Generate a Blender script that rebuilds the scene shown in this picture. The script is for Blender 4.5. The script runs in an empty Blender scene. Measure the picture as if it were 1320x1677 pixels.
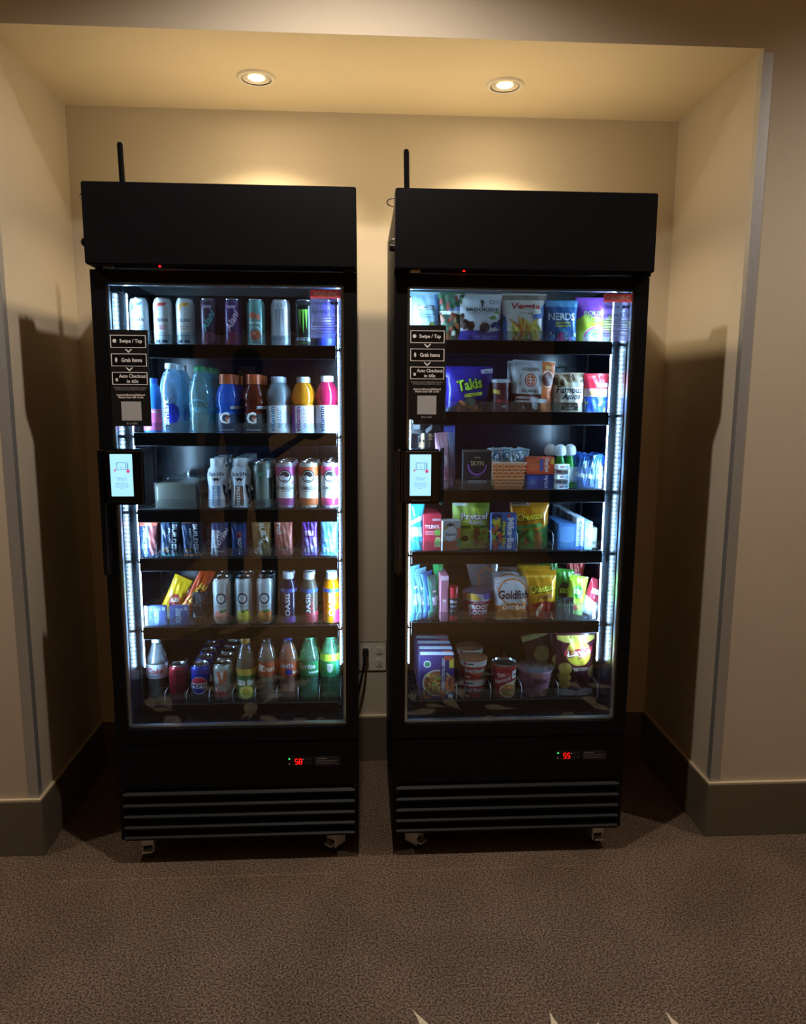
import bpy, bmesh, math, random
from mathutils import Vector, Matrix
random.seed(7)
S = bpy.context.scene
C = S.collection
PI = math.pi

# ------------------------------------------------------------------ camera
def make_camera():
    f, yaw, pitch, roll, d, h = 1222.67, .0579, .1535, .0057, 2.3307, 1.5
    fw = Vector((math.sin(yaw)*math.cos(pitch), math.cos(yaw)*math.cos(pitch), -math.sin(pitch)))
    r = Vector((math.cos(yaw), -math.sin(yaw), 0)); u = r.cross(fw)
    r2 = math.cos(roll)*r + math.sin(roll)*u; u2 = -math.sin(roll)*r + math.cos(roll)*u
    M = Matrix((r2, u2, -fw)).transposed().to_4x4(); M.translation = Vector((0, -d, h))
    cd = bpy.data.cameras.new('camera'); cd.sensor_fit = 'HORIZONTAL'; cd.sensor_width = 36
    cd.lens = f*36/1320; cd.clip_start = .02
    o = bpy.data.objects.new('camera', cd); o.matrix_world = M; C.objects.link(o); S.camera = o
make_camera()

# ------------------------------------------------------------------ world, exposure
w = bpy.data.worlds.new('World'); S.world = w; w.use_nodes = True
bg = w.node_tree.nodes['Background']; bg.inputs[0].default_value = (1, .82, .62, 1); bg.inputs[1].default_value = .02
S.view_settings.view_transform = 'Standard'; S.view_settings.look = 'None'
S.view_settings.gamma = 1; S.view_settings.use_curve_mapping = False
S.view_settings.exposure = 0.22
LAMP_W, HALL_W, LED_E = 17.5, 67.0, 93.0
WARM = (1, .78, .47); HALLC = (1, .88, .77)

# ------------------------------------------------------------------ constants
XL, XR, DEP, HT, HB = -1.0516, 1.199, .6, 2.5248, .1941
HALL_H, HALL_Y, HX = 3.0, -4.8, 3.4

def srgb(c):
    if isinstance(c, str):
        c = c.lstrip('#'); c = [int(c[i:i+2], 16)/255 for i in (0, 2, 4)]
    return tuple(v/12.92 if v <= .04045 else ((v+.055)/1.055)**2.4 for v in c[:3]) + (1,)

# ------------------------------------------------------------------ materials
MATS = {}
def mat(name, col='808080', rough=.5, metal=0, noise=0.0, nscale=40, bump=0.0, bscale=200, spec=.5, emit=0, coat=0, trans=0):
    if name in MATS: return MATS[name]
    m = bpy.data.materials.new(name); m.use_nodes = True; nt = m.node_tree; N = nt.nodes; L = nt.links
    p = N['Principled BSDF']; col = srgb(col)
    p.inputs['Base Color'].default_value = col; p.inputs['Roughness'].default_value = rough
    p.inputs['Metallic'].default_value = metal; p.inputs['Specular IOR Level'].default_value = spec
    if coat: p.inputs['Coat Weight'].default_value = coat
    if emit:
        p.inputs['Emission Color'].default_value = col; p.inputs['Emission Strength'].default_value = emit
    tc = N.new('ShaderNodeTexCoord')
    if noise:
        n = N.new('ShaderNodeTexNoise'); n.inputs['Scale'].default_value = nscale; n.inputs['Detail'].default_value = 4
        L.new(tc.outputs['Object'], n.inputs['Vector'])
        mx = N.new('ShaderNodeMix'); mx.data_type = 'RGBA'; mx.blend_type = 'MULTIPLY'
        rp = N.new('ShaderNodeValToRGB'); rp.color_ramp.elements[0].color = (1-noise,)*3 + (1,); rp.color_ramp.elements[1].color = (1, 1, 1, 1)
        rp.color_ramp.elements[0].position = .3; rp.color_ramp.elements[1].position = .7
        L.new(n.outputs['Fac'], rp.inputs['Fac']); mx.inputs[0].default_value = 1
        mx.inputs[6].default_value = col; L.new(rp.outputs['Color'], mx.inputs[7]); L.new(mx.outputs[2], p.inputs['Base Color'])
    if bump:
        n = N.new('ShaderNodeTexNoise'); n.inputs['Scale'].default_value = bscale; n.inputs['Detail'].default_value = 3
        L.new(tc.outputs['Object'], n.inputs['Vector'])
        b = N.new('ShaderNodeBump'); b.inputs['Strength'].default_value = bump; b.inputs['Distance'].default_value = .002
        L.new(n.outputs['Fac'], b.inputs['Height']); L.new(b.outputs['Normal'], p.inputs['Normal'])
    if trans:
        t = N.new('ShaderNodeBsdfTranslucent'); t.inputs['Color'].default_value = col
        ms = N.new('ShaderNodeMixShader'); ms.inputs[0].default_value = trans
        L.new(p.outputs[0], ms.inputs[1]); L.new(t.outputs[0], ms.inputs[2]); L.new(ms.outputs[0], N['Material Output'].inputs['Surface'])
    MATS[name] = m; return m

def clear_mat(name, tint='ffffff', body=.0, bodycol='ffffff', refl0=.05, rough=.02, film=False):
    """clear sheet or thin shell: lets light straight through, reflects by Schlick's law"""
    if name in MATS: return MATS[name]
    m = bpy.data.materials.new(name); m.use_nodes = True; nt = m.node_tree; N = nt.nodes; L = nt.links
    N.remove(N['Principled BSDF'])
    t = N.new('ShaderNodeBsdfTransparent'); t.inputs[0].default_value = srgb(tint)
    g = N.new('ShaderNodeBsdfGlossy'); g.inputs['Roughness'].default_value = rough
    d = N.new('ShaderNodeBsdfTranslucent' if film else 'ShaderNodeBsdfDiffuse'); d.inputs[0].default_value = srgb(bodycol)
    lw = N.new('ShaderNodeLayerWeight'); lw.inputs[0].default_value = .5
    pw = N.new('ShaderNodeMath'); pw.operation = 'POWER'; pw.inputs[1].default_value = 5; L.new(lw.outputs['Facing'], pw.inputs[0])
    ma = N.new('ShaderNodeMath'); ma.operation = 'MULTIPLY_ADD'; ma.inputs[1].default_value = 1-refl0; ma.inputs[2].default_value = refl0; L.new(pw.outputs[0], ma.inputs[0])
    m0 = N.new('ShaderNodeMixShader'); m0.inputs[0].default_value = body; L.new(t.outputs[0], m0.inputs[1]); L.new(d.outputs[0], m0.inputs[2])
    m1 = N.new('ShaderNodeMixShader'); L.new(ma.outputs[0], m1.inputs[0]); L.new(m0.outputs[0], m1.inputs[1]); L.new(g.outputs[0], m1.inputs[2])
    L.new(m1.outputs[0], N['Material Output'].inputs['Surface'])
    MATS[name] = m; return m

def print_mat(name='printed_ink', rough=.35, emit=0, trans=0):
    if name in MATS: return MATS[name]
    m = bpy.data.materials.new(name); m.use_nodes = True; N = m.node_tree.nodes; L = m.node_tree.links
    a = N.new('ShaderNodeAttribute'); a.attribute_name = 'Col'
    p = N['Principled BSDF']; L.new(a.outputs['Color'], p.inputs['Base Color']); p.inputs['Roughness'].default_value = rough
    if trans:
        t = N.new('ShaderNodeBsdfTranslucent'); L.new(a.outputs['Color'], t.inputs['Color']); ms = N.new('ShaderNodeMixShader'); ms.inputs[0].default_value = trans
        L.new(p.outputs[0], ms.inputs[1]); L.new(t.outputs[0], ms.inputs[2]); L.new(ms.outputs[0], N['Material Output'].inputs['Surface'])
    if emit: L.new(a.outputs['Color'], p.inputs['Emission Color']); p.inputs['Emission Strength'].default_value = emit
    MATS[name] = m; return m

def led_mat():
    m = bpy.data.materials.new('led_emitter'); m.use_nodes = True; N = m.node_tree.nodes; L = m.node_tree.links
    N.remove(N['Principled BSDF'])
    e = N.new('ShaderNodeEmission'); e.inputs[0].default_value = (.44, .70, 1, 1)
    tc = N.new('ShaderNodeTexCoord'); sx = N.new('ShaderNodeSeparateXYZ'); L.new(tc.outputs['Object'], sx.inputs[0])
    k = N.new('ShaderNodeMath'); k.operation = 'MULTIPLY'; k.inputs[1].default_value = 2*PI/.0135; L.new(sx.outputs['Z'], k.inputs[0])
    s = N.new('ShaderNodeMath'); s.operation = 'SINE'; L.new(k.outputs[0], s.inputs[0])
    q = N.new('ShaderNodeMath'); q.operation = 'MULTIPLY_ADD'; q.inputs[1].default_value = .75*LED_E; q.inputs[2].default_value = LED_E; L.new(s.outputs[0], q.inputs[0])
    L.new(q.outputs[0], e.inputs[1]); L.new(e.outputs[0], N['Material Output'].inputs['Surface'])
    return m

def carpet_mat():
    m = bpy.data.materials.new('carpet_brown'); m.use_nodes = True; N = m.node_tree.nodes; L = m.node_tree.links
    p = N['Principled BSDF']; p.inputs['Roughness'].default_value = .95; p.inputs['Specular IOR Level'].default_value = .1
    tc = N.new('ShaderNodeTexCoord')
    n1 = N.new('ShaderNodeTexNoise'); n1.inputs['Scale'].default_value = 175; n1.inputs['Detail'].default_value = 3; n1.inputs['Roughness'].default_value = .7
    n2 = N.new('ShaderNodeTexNoise'); n2.inputs['Scale'].default_value = 3.2; n2.inputs['Detail'].default_value = 4
    for n in (n1, n2): L.new(tc.outputs['Object'], n.inputs['Vector'])
    r1 = N.new('ShaderNodeValToRGB'); r1.color_ramp.elements[0].position = .41; r1.color_ramp.elements[1].position = .60
    r1.color_ramp.elements[0].color = srgb('4a3b30'); r1.color_ramp.elements[1].color = srgb('9c8672')
    r2 = N.new('ShaderNodeValToRGB'); r2.color_ramp.elements[0].position = .35; r2.color_ramp.elements[1].position = .65
    r2.color_ramp.elements[0].color = (.74, .74, .74, 1); r2.color_ramp.elements[1].color = (1, 1, 1, 1)
    L.new(n1.outputs['Fac'], r1.inputs[0]); L.new(n2.outputs['Fac'], r2.inputs[0])
    mx = N.new('ShaderNodeMix'); mx.data_type = 'RGBA'; mx.blend_type = 'MULTIPLY'; mx.inputs[0].default_value = 1
    L.new(r1.outputs[0], mx.inputs[6]); L.new(r2.outputs[0], mx.inputs[7]); L.new(mx.outputs[2], p.inputs['Base Color'])
    b = N.new('ShaderNodeBump'); b.inputs['Strength'].default_value = .8; b.inputs['Distance'].default_value = .006
    L.new(n1.outputs['Fac'], b.inputs['Height']); L.new(b.outputs['Normal'], p.inputs['Normal'])
    return m

def wood_mat():
    m = bpy.data.materials.new('tan_wood_veneer'); m.use_nodes = True; N = m.node_tree.nodes; L = m.node_tree.links
    p = N['Principled BSDF']; p.inputs['Roughness'].default_value = .45
    tc = N.new('ShaderNodeTexCoord'); mp = N.new('ShaderNodeMapping'); mp.inputs['Scale'].default_value = (14, 14, .8)
    n = N.new('ShaderNodeTexNoise'); n.inputs['Scale'].default_value = 2; n.inputs['Detail'].default_value = 6
    L.new(tc.outputs['Object'], mp.inputs[0]); L.new(mp.outputs[0], n.inputs['Vector'])
    r = N.new('ShaderNodeValToRGB'); r.color_ramp.elements[0].color = srgb('9a7244'); r.color_ramp.elements[1].color = srgb('d2aa74')
    L.new(n.outputs['Fac'], r.inputs[0]); L.new(r.outputs[0], p.inputs['Base Color'])
    return m

WALL = mat('beige_wall_paint', 'cbbfaa', .75, noise=.05, nscale=3, bump=.12, bscale=260)
CEIL = mat('cream_ceiling_paint', 'd9c8a6', .8, noise=.04, nscale=3, bump=.06, bscale=200)
BASEM = mat('olive_baseboard_paint', '6c6353', .5, noise=.06, nscale=5)
CAULK = mat('pale_caulk', 'd8c6a4', .6)
STEEL = mat('brushed_steel', 'd4d6d8', .42, .75, noise=.08, nscale=60)
BLACK = mat('black_powder_coat', '04050b', .5, spec=.2, noise=.15, nscale=12, bump=.05, bscale=600)
BLACKG = mat('black_gloss_plastic', '0a0b0e', .22, noise=.1, nscale=10)
INNER = mat('black_inner_liner', '0c1426', .2, noise=.12, nscale=8)
RUBBER = mat('black_rubber', '141414', .7, noise=.1, nscale=30)
GALV = mat('galvanised_sheet', 'dcdcd8', .36, .35, noise=.15, nscale=9, bump=.25, bscale=9)
CHROME = mat('chrome', 'd8d8d8', .16, 1, noise=.05, nscale=40)
ALU = mat('aluminium_spacer', 'cdd3d8', .3, 1, noise=.05, nscale=60)
SILVER = mat('can_end_aluminium', 'd5d8da', .22, 1, noise=.04, nscale=90)
WHITEP = mat('white_plastic', 'e9e9e6', .35, noise=.03, nscale=20)
GLASS = clear_mat('door_glass', 'f2f8fa', refl0=.052, rough=.0)
ACRYL = clear_mat('clear_acrylic', 'eef4f6', body=.03, refl0=.05)
WIRE = mat('black_wire', '16181c', .35, .4, noise=.1, nscale=40)
WIREW = mat('white_coated_wire', 'c9d2da', .3, noise=.04, nscale=40)
PRINT = print_mat()
PAPER = print_mat('printed_card', .55)
LED = led_mat()
CARPET = carpet_mat()
WOOD = wood_mat()

# ------------------------------------------------------------------ mesh helpers
class MB:
    def __init__(s): s.v = []; s.f = []; s.m = []; s.cur = 0
    def add(s, vs, fs):
        n = len(s.v); s.v += [tuple(p) for p in vs]; s.f += [tuple(i+n for i in f) for f in fs]; s.m += [s.cur]*len(fs); return s
    def box(s, x0, x1, y0, y1, z0, z1):
        return s.add([(x0,y0,z0),(x1,y0,z0),(x1,y1,z0),(x0,y1,z0),(x0,y0,z1),(x1,y0,z1),(x1,y1,z1),(x0,y1,z1)],
                     [(0,3,2,1),(4,5,6,7),(0,1,5,4),(1,2,6,5),(2,3,7,6),(3,0,4,7)])
    def lathe(s, prof, n=32, cx=0, cy=0, z0=0, closed=False):
        vs = []; fs = []
        for r, z in prof:
            for k in range(n):
                a = 2*PI*k/n; vs.append((cx+r*math.sin(a), cy-r*math.cos(a), z0+z))
        for i in range(len(prof)-1):
            for k in range(n):
                k2 = (k+1) % n; fs.append((i*n+k, i*n+k2, (i+1)*n+k2, (i+1)*n+k))
        if closed:
            fs.append(tuple(range(n))[::-1]); fs.append(tuple((len(prof)-1)*n+k for k in range(n)))
        return s.add(vs, fs)
    def tube(s, pts, r, n=8, cap=True):
        pts = [Vector(p) for p in pts]; vs = []; fs = []
        up = None
        for i, p in enumerate(pts):
            t = (pts[min(i+1, len(pts)-1)]-pts[max(i-1, 0)]).normalized()
            if up is None: up = Vector((0, 0, 1)) if abs(t.z) < .9 else Vector((1, 0, 0))
            a = t.cross(up).normalized(); up = a.cross(t).normalized()
            rr = r[i] if isinstance(r, (list, tuple)) else r
            for k in range(n):
                q = 2*PI*k/n; vs.append(p + a*math.cos(q)*rr + up*math.sin(q)*rr)
        for i in range(len(pts)-1):
            for k in range(n):
                k2 = (k+1) % n; fs.append((i*n+k, i*n+k2, (i+1)*n+k2, (i+1)*n+k))
        if cap: fs.append(tuple(range(n))[::-1]); fs.append(tuple((len(pts)-1)*n+k for k in range(n)))
        return s.add(vs, fs)
    def prism(s, poly, z0, z1):
        n = len(poly)
        return s.add([(x, y, z0) for x, y in poly]+[(x, y, z1) for x, y in poly],
                     [tuple(range(n))[::-1], tuple(range(n, 2*n))]+[(i, (i+1) % n, n+(i+1) % n, n+i) for i in range(n)])
    def mesh(s, name, mats=None, bevel=0, seg=2, ang=35):
        me = bpy.data.meshes.new(name); me.from_pydata(s.v, [], s.f); me.update()
        if mats:
            for m in (mats if isinstance(mats, (list, tuple)) else [mats]): me.materials.append(m)
            me.polygons.foreach_set('material_index', s.m)
        bm = bmesh.new(); bm.from_mesh(me)
        if bevel:
            es = [e for e in bm.edges if len(e.link_faces) == 2 and e.calc_face_angle(0) > .5]
            bmesh.ops.bevel(bm, geom=es, offset=bevel, segments=seg, affect='EDGES', clamp_overlap=True)
        bmesh.ops.recalc_face_normals(bm, faces=bm.faces); bm.to_mesh(me); bm.free()
        me.shade_smooth(); me.set_sharp_from_angle(angle=math.radians(ang))
        return me

def obj(name, me, parent=None, loc=(0, 0, 0), rot=(0, 0, 0)):
    o = bpy.data.objects.new(name, me); C.objects.link(o); o.location = loc; o.rotation_euler = rot
    if parent: o.parent = parent
    return o
def tag(o, label, cat, group=None):
    o['label'] = label; o['category'] = cat
    if group: o['group'] = group
    return o
def thing(name, label, cat, loc=(0, 0, 0), rotz=0, group=None, rot=None):
    o = bpy.data.objects.new(name, None); C.objects.link(o); o.empty_display_size = .05
    o.location = loc; o.rotation_euler = rot or (0, 0, rotz)
    return tag(o, label, cat, group)
def struct(name, me, parent=None, label=None):
    o = obj(name, me, parent)
    if not parent:
        o['kind'] = 'structure'
        if label: o['label'] = label
    return o
def dup(root, loc, rotz=None, label=None, rot=None):
    r = root.copy(); C.objects.link(r); r.location = loc
    if rotz is not None: r.rotation_euler = (0, 0, rotz)
    if rot: r.rotation_euler = rot
    if label: r['label'] = label
    for ch in list(root.children):
        c = ch.copy(); C.objects.link(c); c.parent = r
        for g in ch.children:
            d = g.copy(); C.objects.link(d); d.parent = c
    return r
def boxm(name, dims, m, bevel=.002, seg=2):
    return MB().box(*dims).mesh(name, m, bevel, seg)

# ------------------------------------------------------------------ print: flat ink shapes laid on a surface
TXT = {}
def text_mesh(s, shear=0, bold=0.0):
    k = (s, shear, bold)
    if k in TXT: return TXT[k]
    cu = bpy.data.curves.new('t', 'FONT'); cu.body = s; cu.size = 1; cu.resolution_u = 2; cu.shear = shear; cu.offset = bold; cu.space_line = .9
    cu.align_x = 'CENTER'
    o = bpy.data.objects.new('t', cu); me = bpy.data.meshes.new_from_object(o)
    vs = [(v.co.x, v.co.y) for v in me.vertices]; fs = [tuple(p.vertices) for p in me.polygons]
    x0 = min(v[0] for v in vs); x1 = max(v[0] for v in vs); y0 = min(v[1] for v in vs); y1 = max(v[1] for v in vs)
    vs = [((x-x0)/(x1-x0)-.5, (y-y0)/(y1-y0)-.5) for x, y in vs]
    bpy.data.objects.remove(o); bpy.data.curves.remove(cu); bpy.data.meshes.remove(me)
    TXT[k] = (vs, fs); return TXT[k]
def R(u0, v0, u1, v1, c): return ('p', [(u0, v0), (u1, v0), (u1, v1), (u0, v1)], c)
def E(cu, cv, ru, rv, c, n=18): return ('p', [(cu+ru*math.cos(2*PI*k/n), cv+rv*math.sin(2*PI*k/n)) for k in range(n)], c)
def G(pts, c): return ('p', pts, c)
def RING(cu, cv, ru, rv, t, c, n=28, a0=0, a1=360):
    o = []
    for k in range(n):
        p = math.radians(a0+(a1-a0)*k/n); q = math.radians(a0+(a1-a0)*(k+1)/n)
        o.append([(cu+ru*math.cos(p), cv+rv*math.sin(p)), (cu+ru*math.cos(q), cv+rv*math.sin(q)),
                  (cu+ru*(1-t)*math.cos(q), cv+rv*(1-t)*math.sin(q)), (cu+ru*(1-t)*math.cos(p), cv+rv*(1-t)*math.sin(p))])
    return ('m', o, c)
def T(s, cu, cv, w, h, c, rot=0, sh=0, b=0.0): return ('t', s, cu, cv, w, h, c, rot, sh, b)
def blobs(seed, n, box, size, cols, asp=1.0):
    r = random.Random(seed); o = []
    for i in range(n):
        u = r.uniform(box[0], box[2]); v = r.uniform(box[1], box[3]); s = size*r.uniform(.6, 1.3); a = r.uniform(0, PI)
        pts = []
        for k in range(9):
            q = 2*PI*k/9; rr = s*r.uniform(.8, 1.1); x = rr*math.cos(q); y = .65*rr*math.sin(q)
            pts.append((u+x*math.cos(a)-y*math.sin(a), v+(x*math.sin(a)+y*math.cos(a))*asp))
        o.append(G(pts, r.choice(cols)))
    return o
def sticks(seed, n, box, ln, th, cols, asp=1.0, a0=0, a1=PI):
    r = random.Random(seed); o = []
    for i in range(n):
        u = r.uniform(box[0], box[2]); v = r.uniform(box[1], box[3]); a = r.uniform(a0, a1); l = ln*r.uniform(.7, 1.2); t = th*r.uniform(.7, 1.2)
        ca, sa = math.cos(a), math.sin(a)
        o.append(G([(u+x*ca-y*sa, v+(x*sa+y*ca)*asp) for x, y in ((-l, -t), (-l*.3, -t*1.2), (l*.9, -t*.6), (l, t*.5), (0, t*1.3), (-l*.9, t))], r.choice(cols)))
    return o
def print_mesh(name, items, w, h, surf, cuts=((), ()), clip=None, m=None, lay0=0):
    """items in fractions of width (u, centred) and height (v, from base); surf(u_m, v_m, off) -> xyz"""
    bm = bmesh.new(); cl = bm.loops.layers.float_color.new('Col')
    def face(vs, col, lay):
        try: f = bm.faces.new([bm.verts.new((u*w, v*h, lay)) for u, v in vs])
        except ValueError: return
        for l in f.loops: l[cl] = col
    for i, it in enumerate(items):
        lay = i + lay0
        if it[0] == 'p': face(it[1], srgb(it[2]), lay)
        elif it[0] == 'm':
            for q in it[1]: face(q, srgb(it[2]), lay)
        else:
            _, s, cu, cv, tw, th, col, rot, sh, b = it
            vs, fs = text_mesh(s, sh, b); ca, sa = math.cos(math.radians(rot)), math.sin(math.radians(rot)); col = srgb(col)
            bv = [bm.verts.new((cu*w+(x*tw*w)*ca-(y*th*h)*sa, cv*h+(x*tw*w)*sa+(y*th*h)*ca, lay)) if not rot in (90, -90)
                  else bm.verts.new((cu*w-(y*tw*w)*sa, cv*h+(x*th*h)*sa, lay)) for x, y in vs]
            for f in fs:
                try: ff = bm.faces.new([bv[k] for k in f])
                except ValueError: continue
                for l in ff.loops: l[cl] = col
    big = [f for f in bm.faces if len(f.verts) > 4]
    if big and (len(cuts[0]) or len(cuts[1]) or clip): bmesh.ops.triangulate(bm, faces=big)
    cu, cv = clip or (9, (0, 1))
    def bis(co, no, clear=False):
        bmesh.ops.bisect_plane(bm, geom=bm.verts[:]+bm.edges[:]+bm.faces[:], dist=1e-7, plane_co=co, plane_no=no, clear_outer=clear)
    if clip:
        bis((cu*w, 0, 0), (1, 0, 0), True); bis((-cu*w, 0, 0), (-1, 0, 0), True); bis((0, cv[1]*h, 0), (0, 1, 0), True); bis((0, cv[0]*h, 0), (0, -1, 0), True)
    if bm.verts:
        us = [v.co.x for v in bm.verts]; vv = [v.co.y for v in bm.verts]
        for lines, lo, hi, ax in ((cuts[0], min(us), max(us), 0), (cuts[1], min(vv), max(vv), 1)):
            for p in lines:
                if lo+1e-6 < p < hi-1e-6: bis((p, 0, 0) if ax == 0 else (0, p, 0), (1, 0, 0) if ax == 0 else (0, 1, 0))
    for v in bm.verts: v.co = Vector(surf(v.co.x, v.co.y, .0002+.00004*v.co.z))
    me = bpy.data.meshes.new(name); bm.to_mesh(me); bm.free()
    me.materials.append(m or PRINT); return me
def flat(u, v, o): return (u, -o, v)

# ------------------------------------------------------------------ the setting
def build_room():
    f = struct('floor', MB().box(-HX, HX, HALL_Y, DEP+.1, -.1, 0).mesh('floor', CARPET), label='brown speckled carpet floor of hall and alcove')
    lf = mat('cream_carpet_pile', 'f2dfbc', .95, noise=.15, nscale=150, bump=.5, bscale=300)
    def leaf(L, W, bend=.0, n=9):
        top = []; bot = []
        for i in range(n):
            t = i/(n-1); wd = W*math.sin(PI*min(1, t**.7))*(.2+.8*(1-t)) if 0 < t < 1 else 0
            top.append((wd+bend*t*t, L*t)); bot.append((-wd*.9+bend*t*t, L*t))
        return MB().prism(bot[:-1]+[top[-1]]+top[-2:0:-1], 0, .0012).mesh('carpet_leaf', lf)
    leaves = [leaf(.16, .045, .03), leaf(.14, .04, -.025), leaf(.11, .034, .02), leaf(.2, .05, -.04)]
    k = 0
    rr = random.Random(3)
    spots = [(.195,-.86,.15,3),(.235,-.84,-.9,2),(.10,-.93,.5,1),(.455,-.845,.75,1),(.49,-.85,.35,0),(.515,-.82,-.4,2),(.545,-.86,-.9,1),
             (.80,-.86,.5,0),(.845,-.875,.25,1),(.88,-.86,-.6,2),(.70,-.95,.4,3)]
    for i in range(60):
        spots.append((rr.uniform(-1.1, 1.2), rr.uniform(-1.7, -1.0), rr.uniform(-1.3, 1.3), rr.randrange(4)))
    for x, y, a, j in spots:
        obj('carpet_leaf', leaves[j], f, (x, y-.03, .0002), (0, 0, a))
    # faint pale line left on the carpet in front of the coolers
    sm = mat('pale_carpet_line', 'a08a70', .95, noise=.6, nscale=60)
    for x0, x1 in ((-.95, -.05), (.11, .52), (.62, .7)):
        obj('carpet_line', MB().box(x0, x1, -.1515, -.1485, 0, .0008).mesh('carpet_line', sm), f)
    struct('wall_front', MB().box(-HX, XL, 0, .1, 0, HALL_H).box(XR, HX, 0, .1, 0, HALL_H).box(XL, XR, 0, .003, HT, HALL_H).mesh('wall_front', WALL), label='beige painted hall wall around the alcove opening')
    struct('wall_left', MB().box(XL-.1, XL, .1, DEP, 0, HT).mesh('wall_left', WALL), label='beige side wall of alcove at left')
    struct('wall_right', MB().box(XR, XR+.1, .1, DEP, 0, HT).mesh('wall_right', WALL), label='beige side wall of alcove at right')
    struct('wall_back', MB().box(XL-.1, XR+.1, DEP, DEP+.1, 0, HT).mesh('wall_back', WALL), label='beige back wall of alcove behind the coolers')
    # ceiling slab with two lamp holes is a plain sheet; the lamp cans sit just under it
    struct('ceiling', MB().box(XL, XR, .003, DEP, HT, HT+.1).mesh('ceiling', CEIL), label='cream alcove ceiling with two recessed lamps')
    struct('ceiling_hall', MB().box(-HX, HX, HALL_Y, 0, HALL_H, HALL_H+.1).mesh('ceiling_hall', CEIL), label='hall ceiling above the camera')
    for nm, a in (('wall_hall_left', (-HX-.1, -HX, HALL_Y, .1, 0, HALL_H)), ('wall_hall_right', (HX, HX+.1, HALL_Y, .1, 0, HALL_H)), ('wall_opposite', (-HX-.1, HX+.1, HALL_Y-.1, HALL_Y, 0, HALL_H))):
        struct(nm, MB().box(*a).mesh(nm, WALL), label='beige hall wall out of view, ' + {'wall_hall_left': 'left end', 'wall_hall_right': 'right end', 'wall_opposite': 'behind the camera'}[nm])
    # the hall behind the camera: tan wood floor and panelling between dark doors, seen reflected in the glass
    struct('floor_wood', MB().box(-1.5, 1.8, HALL_Y, -1.75, 0, .004).mesh('floor_wood', WOOD), label='tan wood floor in the hall behind the camera')
    dd = mat('dark_door_veneer', '1d1713', .4, noise=.3, nscale=6)
    for i, (x0, x1) in enumerate(((-3.38, -1.5), (1.8, 3.38))):
        o = struct('door_%d' % (i+1), MB().box(x0, x1, HALL_Y, HALL_Y+.05, .004, 2.9).mesh('door', dd, .004, 1), label='dark hall doors behind the camera, ' + ('left' if i == 0 else 'right'))
        xm = (x0+x1)/2
        obj('door_seam', MB().box(xm-.004, xm+.004, HALL_Y+.05, HALL_Y+.053, .02, 2.88).mesh('door_seam', RUBBER), o)
        for s in (-1, 1): obj('door_pull', MB().tube([(xm+s*.06, HALL_Y+.05, .95), (xm+s*.06, HALL_Y+.09, .96), (xm+s*.06, HALL_Y+.09, 1.24), (xm+s*.06, HALL_Y+.05, 1.25)], .01, 8).mesh('door_pull', STEEL), o)
    for i in range(6):
        x = -1.5+.55*i
        o = struct('trim_%d' % (i+3), MB().box(x+.004, x+.546, HALL_Y, HALL_Y+.02, .006, 2.9).mesh('wood_panel', WOOD, .003, 1), label='tan wood wall panel behind the camera, number %d from the left' % (i+1))
    t = .012
    def bb(nm, dims, cap, lab):
        o = struct(nm, MB().box(*dims).mesh(nm, BASEM, .0015, 1), label=lab)
        obj('caulk_line', MB().box(*cap).mesh('caulk', CAULK, .001, 1), o)
    z0, z1 = HB-.003, HB+.004
    bb('baseboard_front_left', (-HX, XL+t, -t, 0, 0, HB-.003), (-HX, XL+t-.001, -t+.001, 0, z0, z1), 'dark olive baseboard on hall wall left of alcove')
    bb('baseboard_front_right', (XR-t, HX, -t, 0, 0, HB-.003), (XR-t+.001, HX, -t+.001, 0, z0, z1), 'dark olive baseboard on hall wall right of alcove')
    bb('baseboard_left', (XL, XL+t, 0, DEP, 0, HB-.003), (XL, XL+t-.001, 0, DEP, z0, z1), 'dark olive baseboard along left alcove wall')
    bb('baseboard_right', (XR-t, XR, 0, DEP, 0, HB-.003), (XR-t+.001, XR, 0, DEP, z0, z1), 'dark olive baseboard along right alcove wall')
    bb('baseboard_back', (XL+t, XR-t, DEP-t, DEP, 0, HB-.003), (XL+t, XR-t, DEP-t+.001, DEP, z0, z1), 'dark olive baseboard along alcove back wall')
    # stainless corner guards
    g = .0025; zt = HT-.012
    for nm, x, s, lab in (('trim_1', XL, 1, 'stainless steel corner guard on left alcove corner'), ('trim_2', XR, -1, 'stainless steel corner guard on right alcove corner')):
        poly = [(x+s*g, -g), (x-s*.03, -g), (x-s*.03, 0), (x, 0), (x, .024), (x+s*g, .024)]
        struct(nm, MB().prism(poly, HB+.006, zt).mesh(nm, STEEL), label=lab)
build_room()

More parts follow.
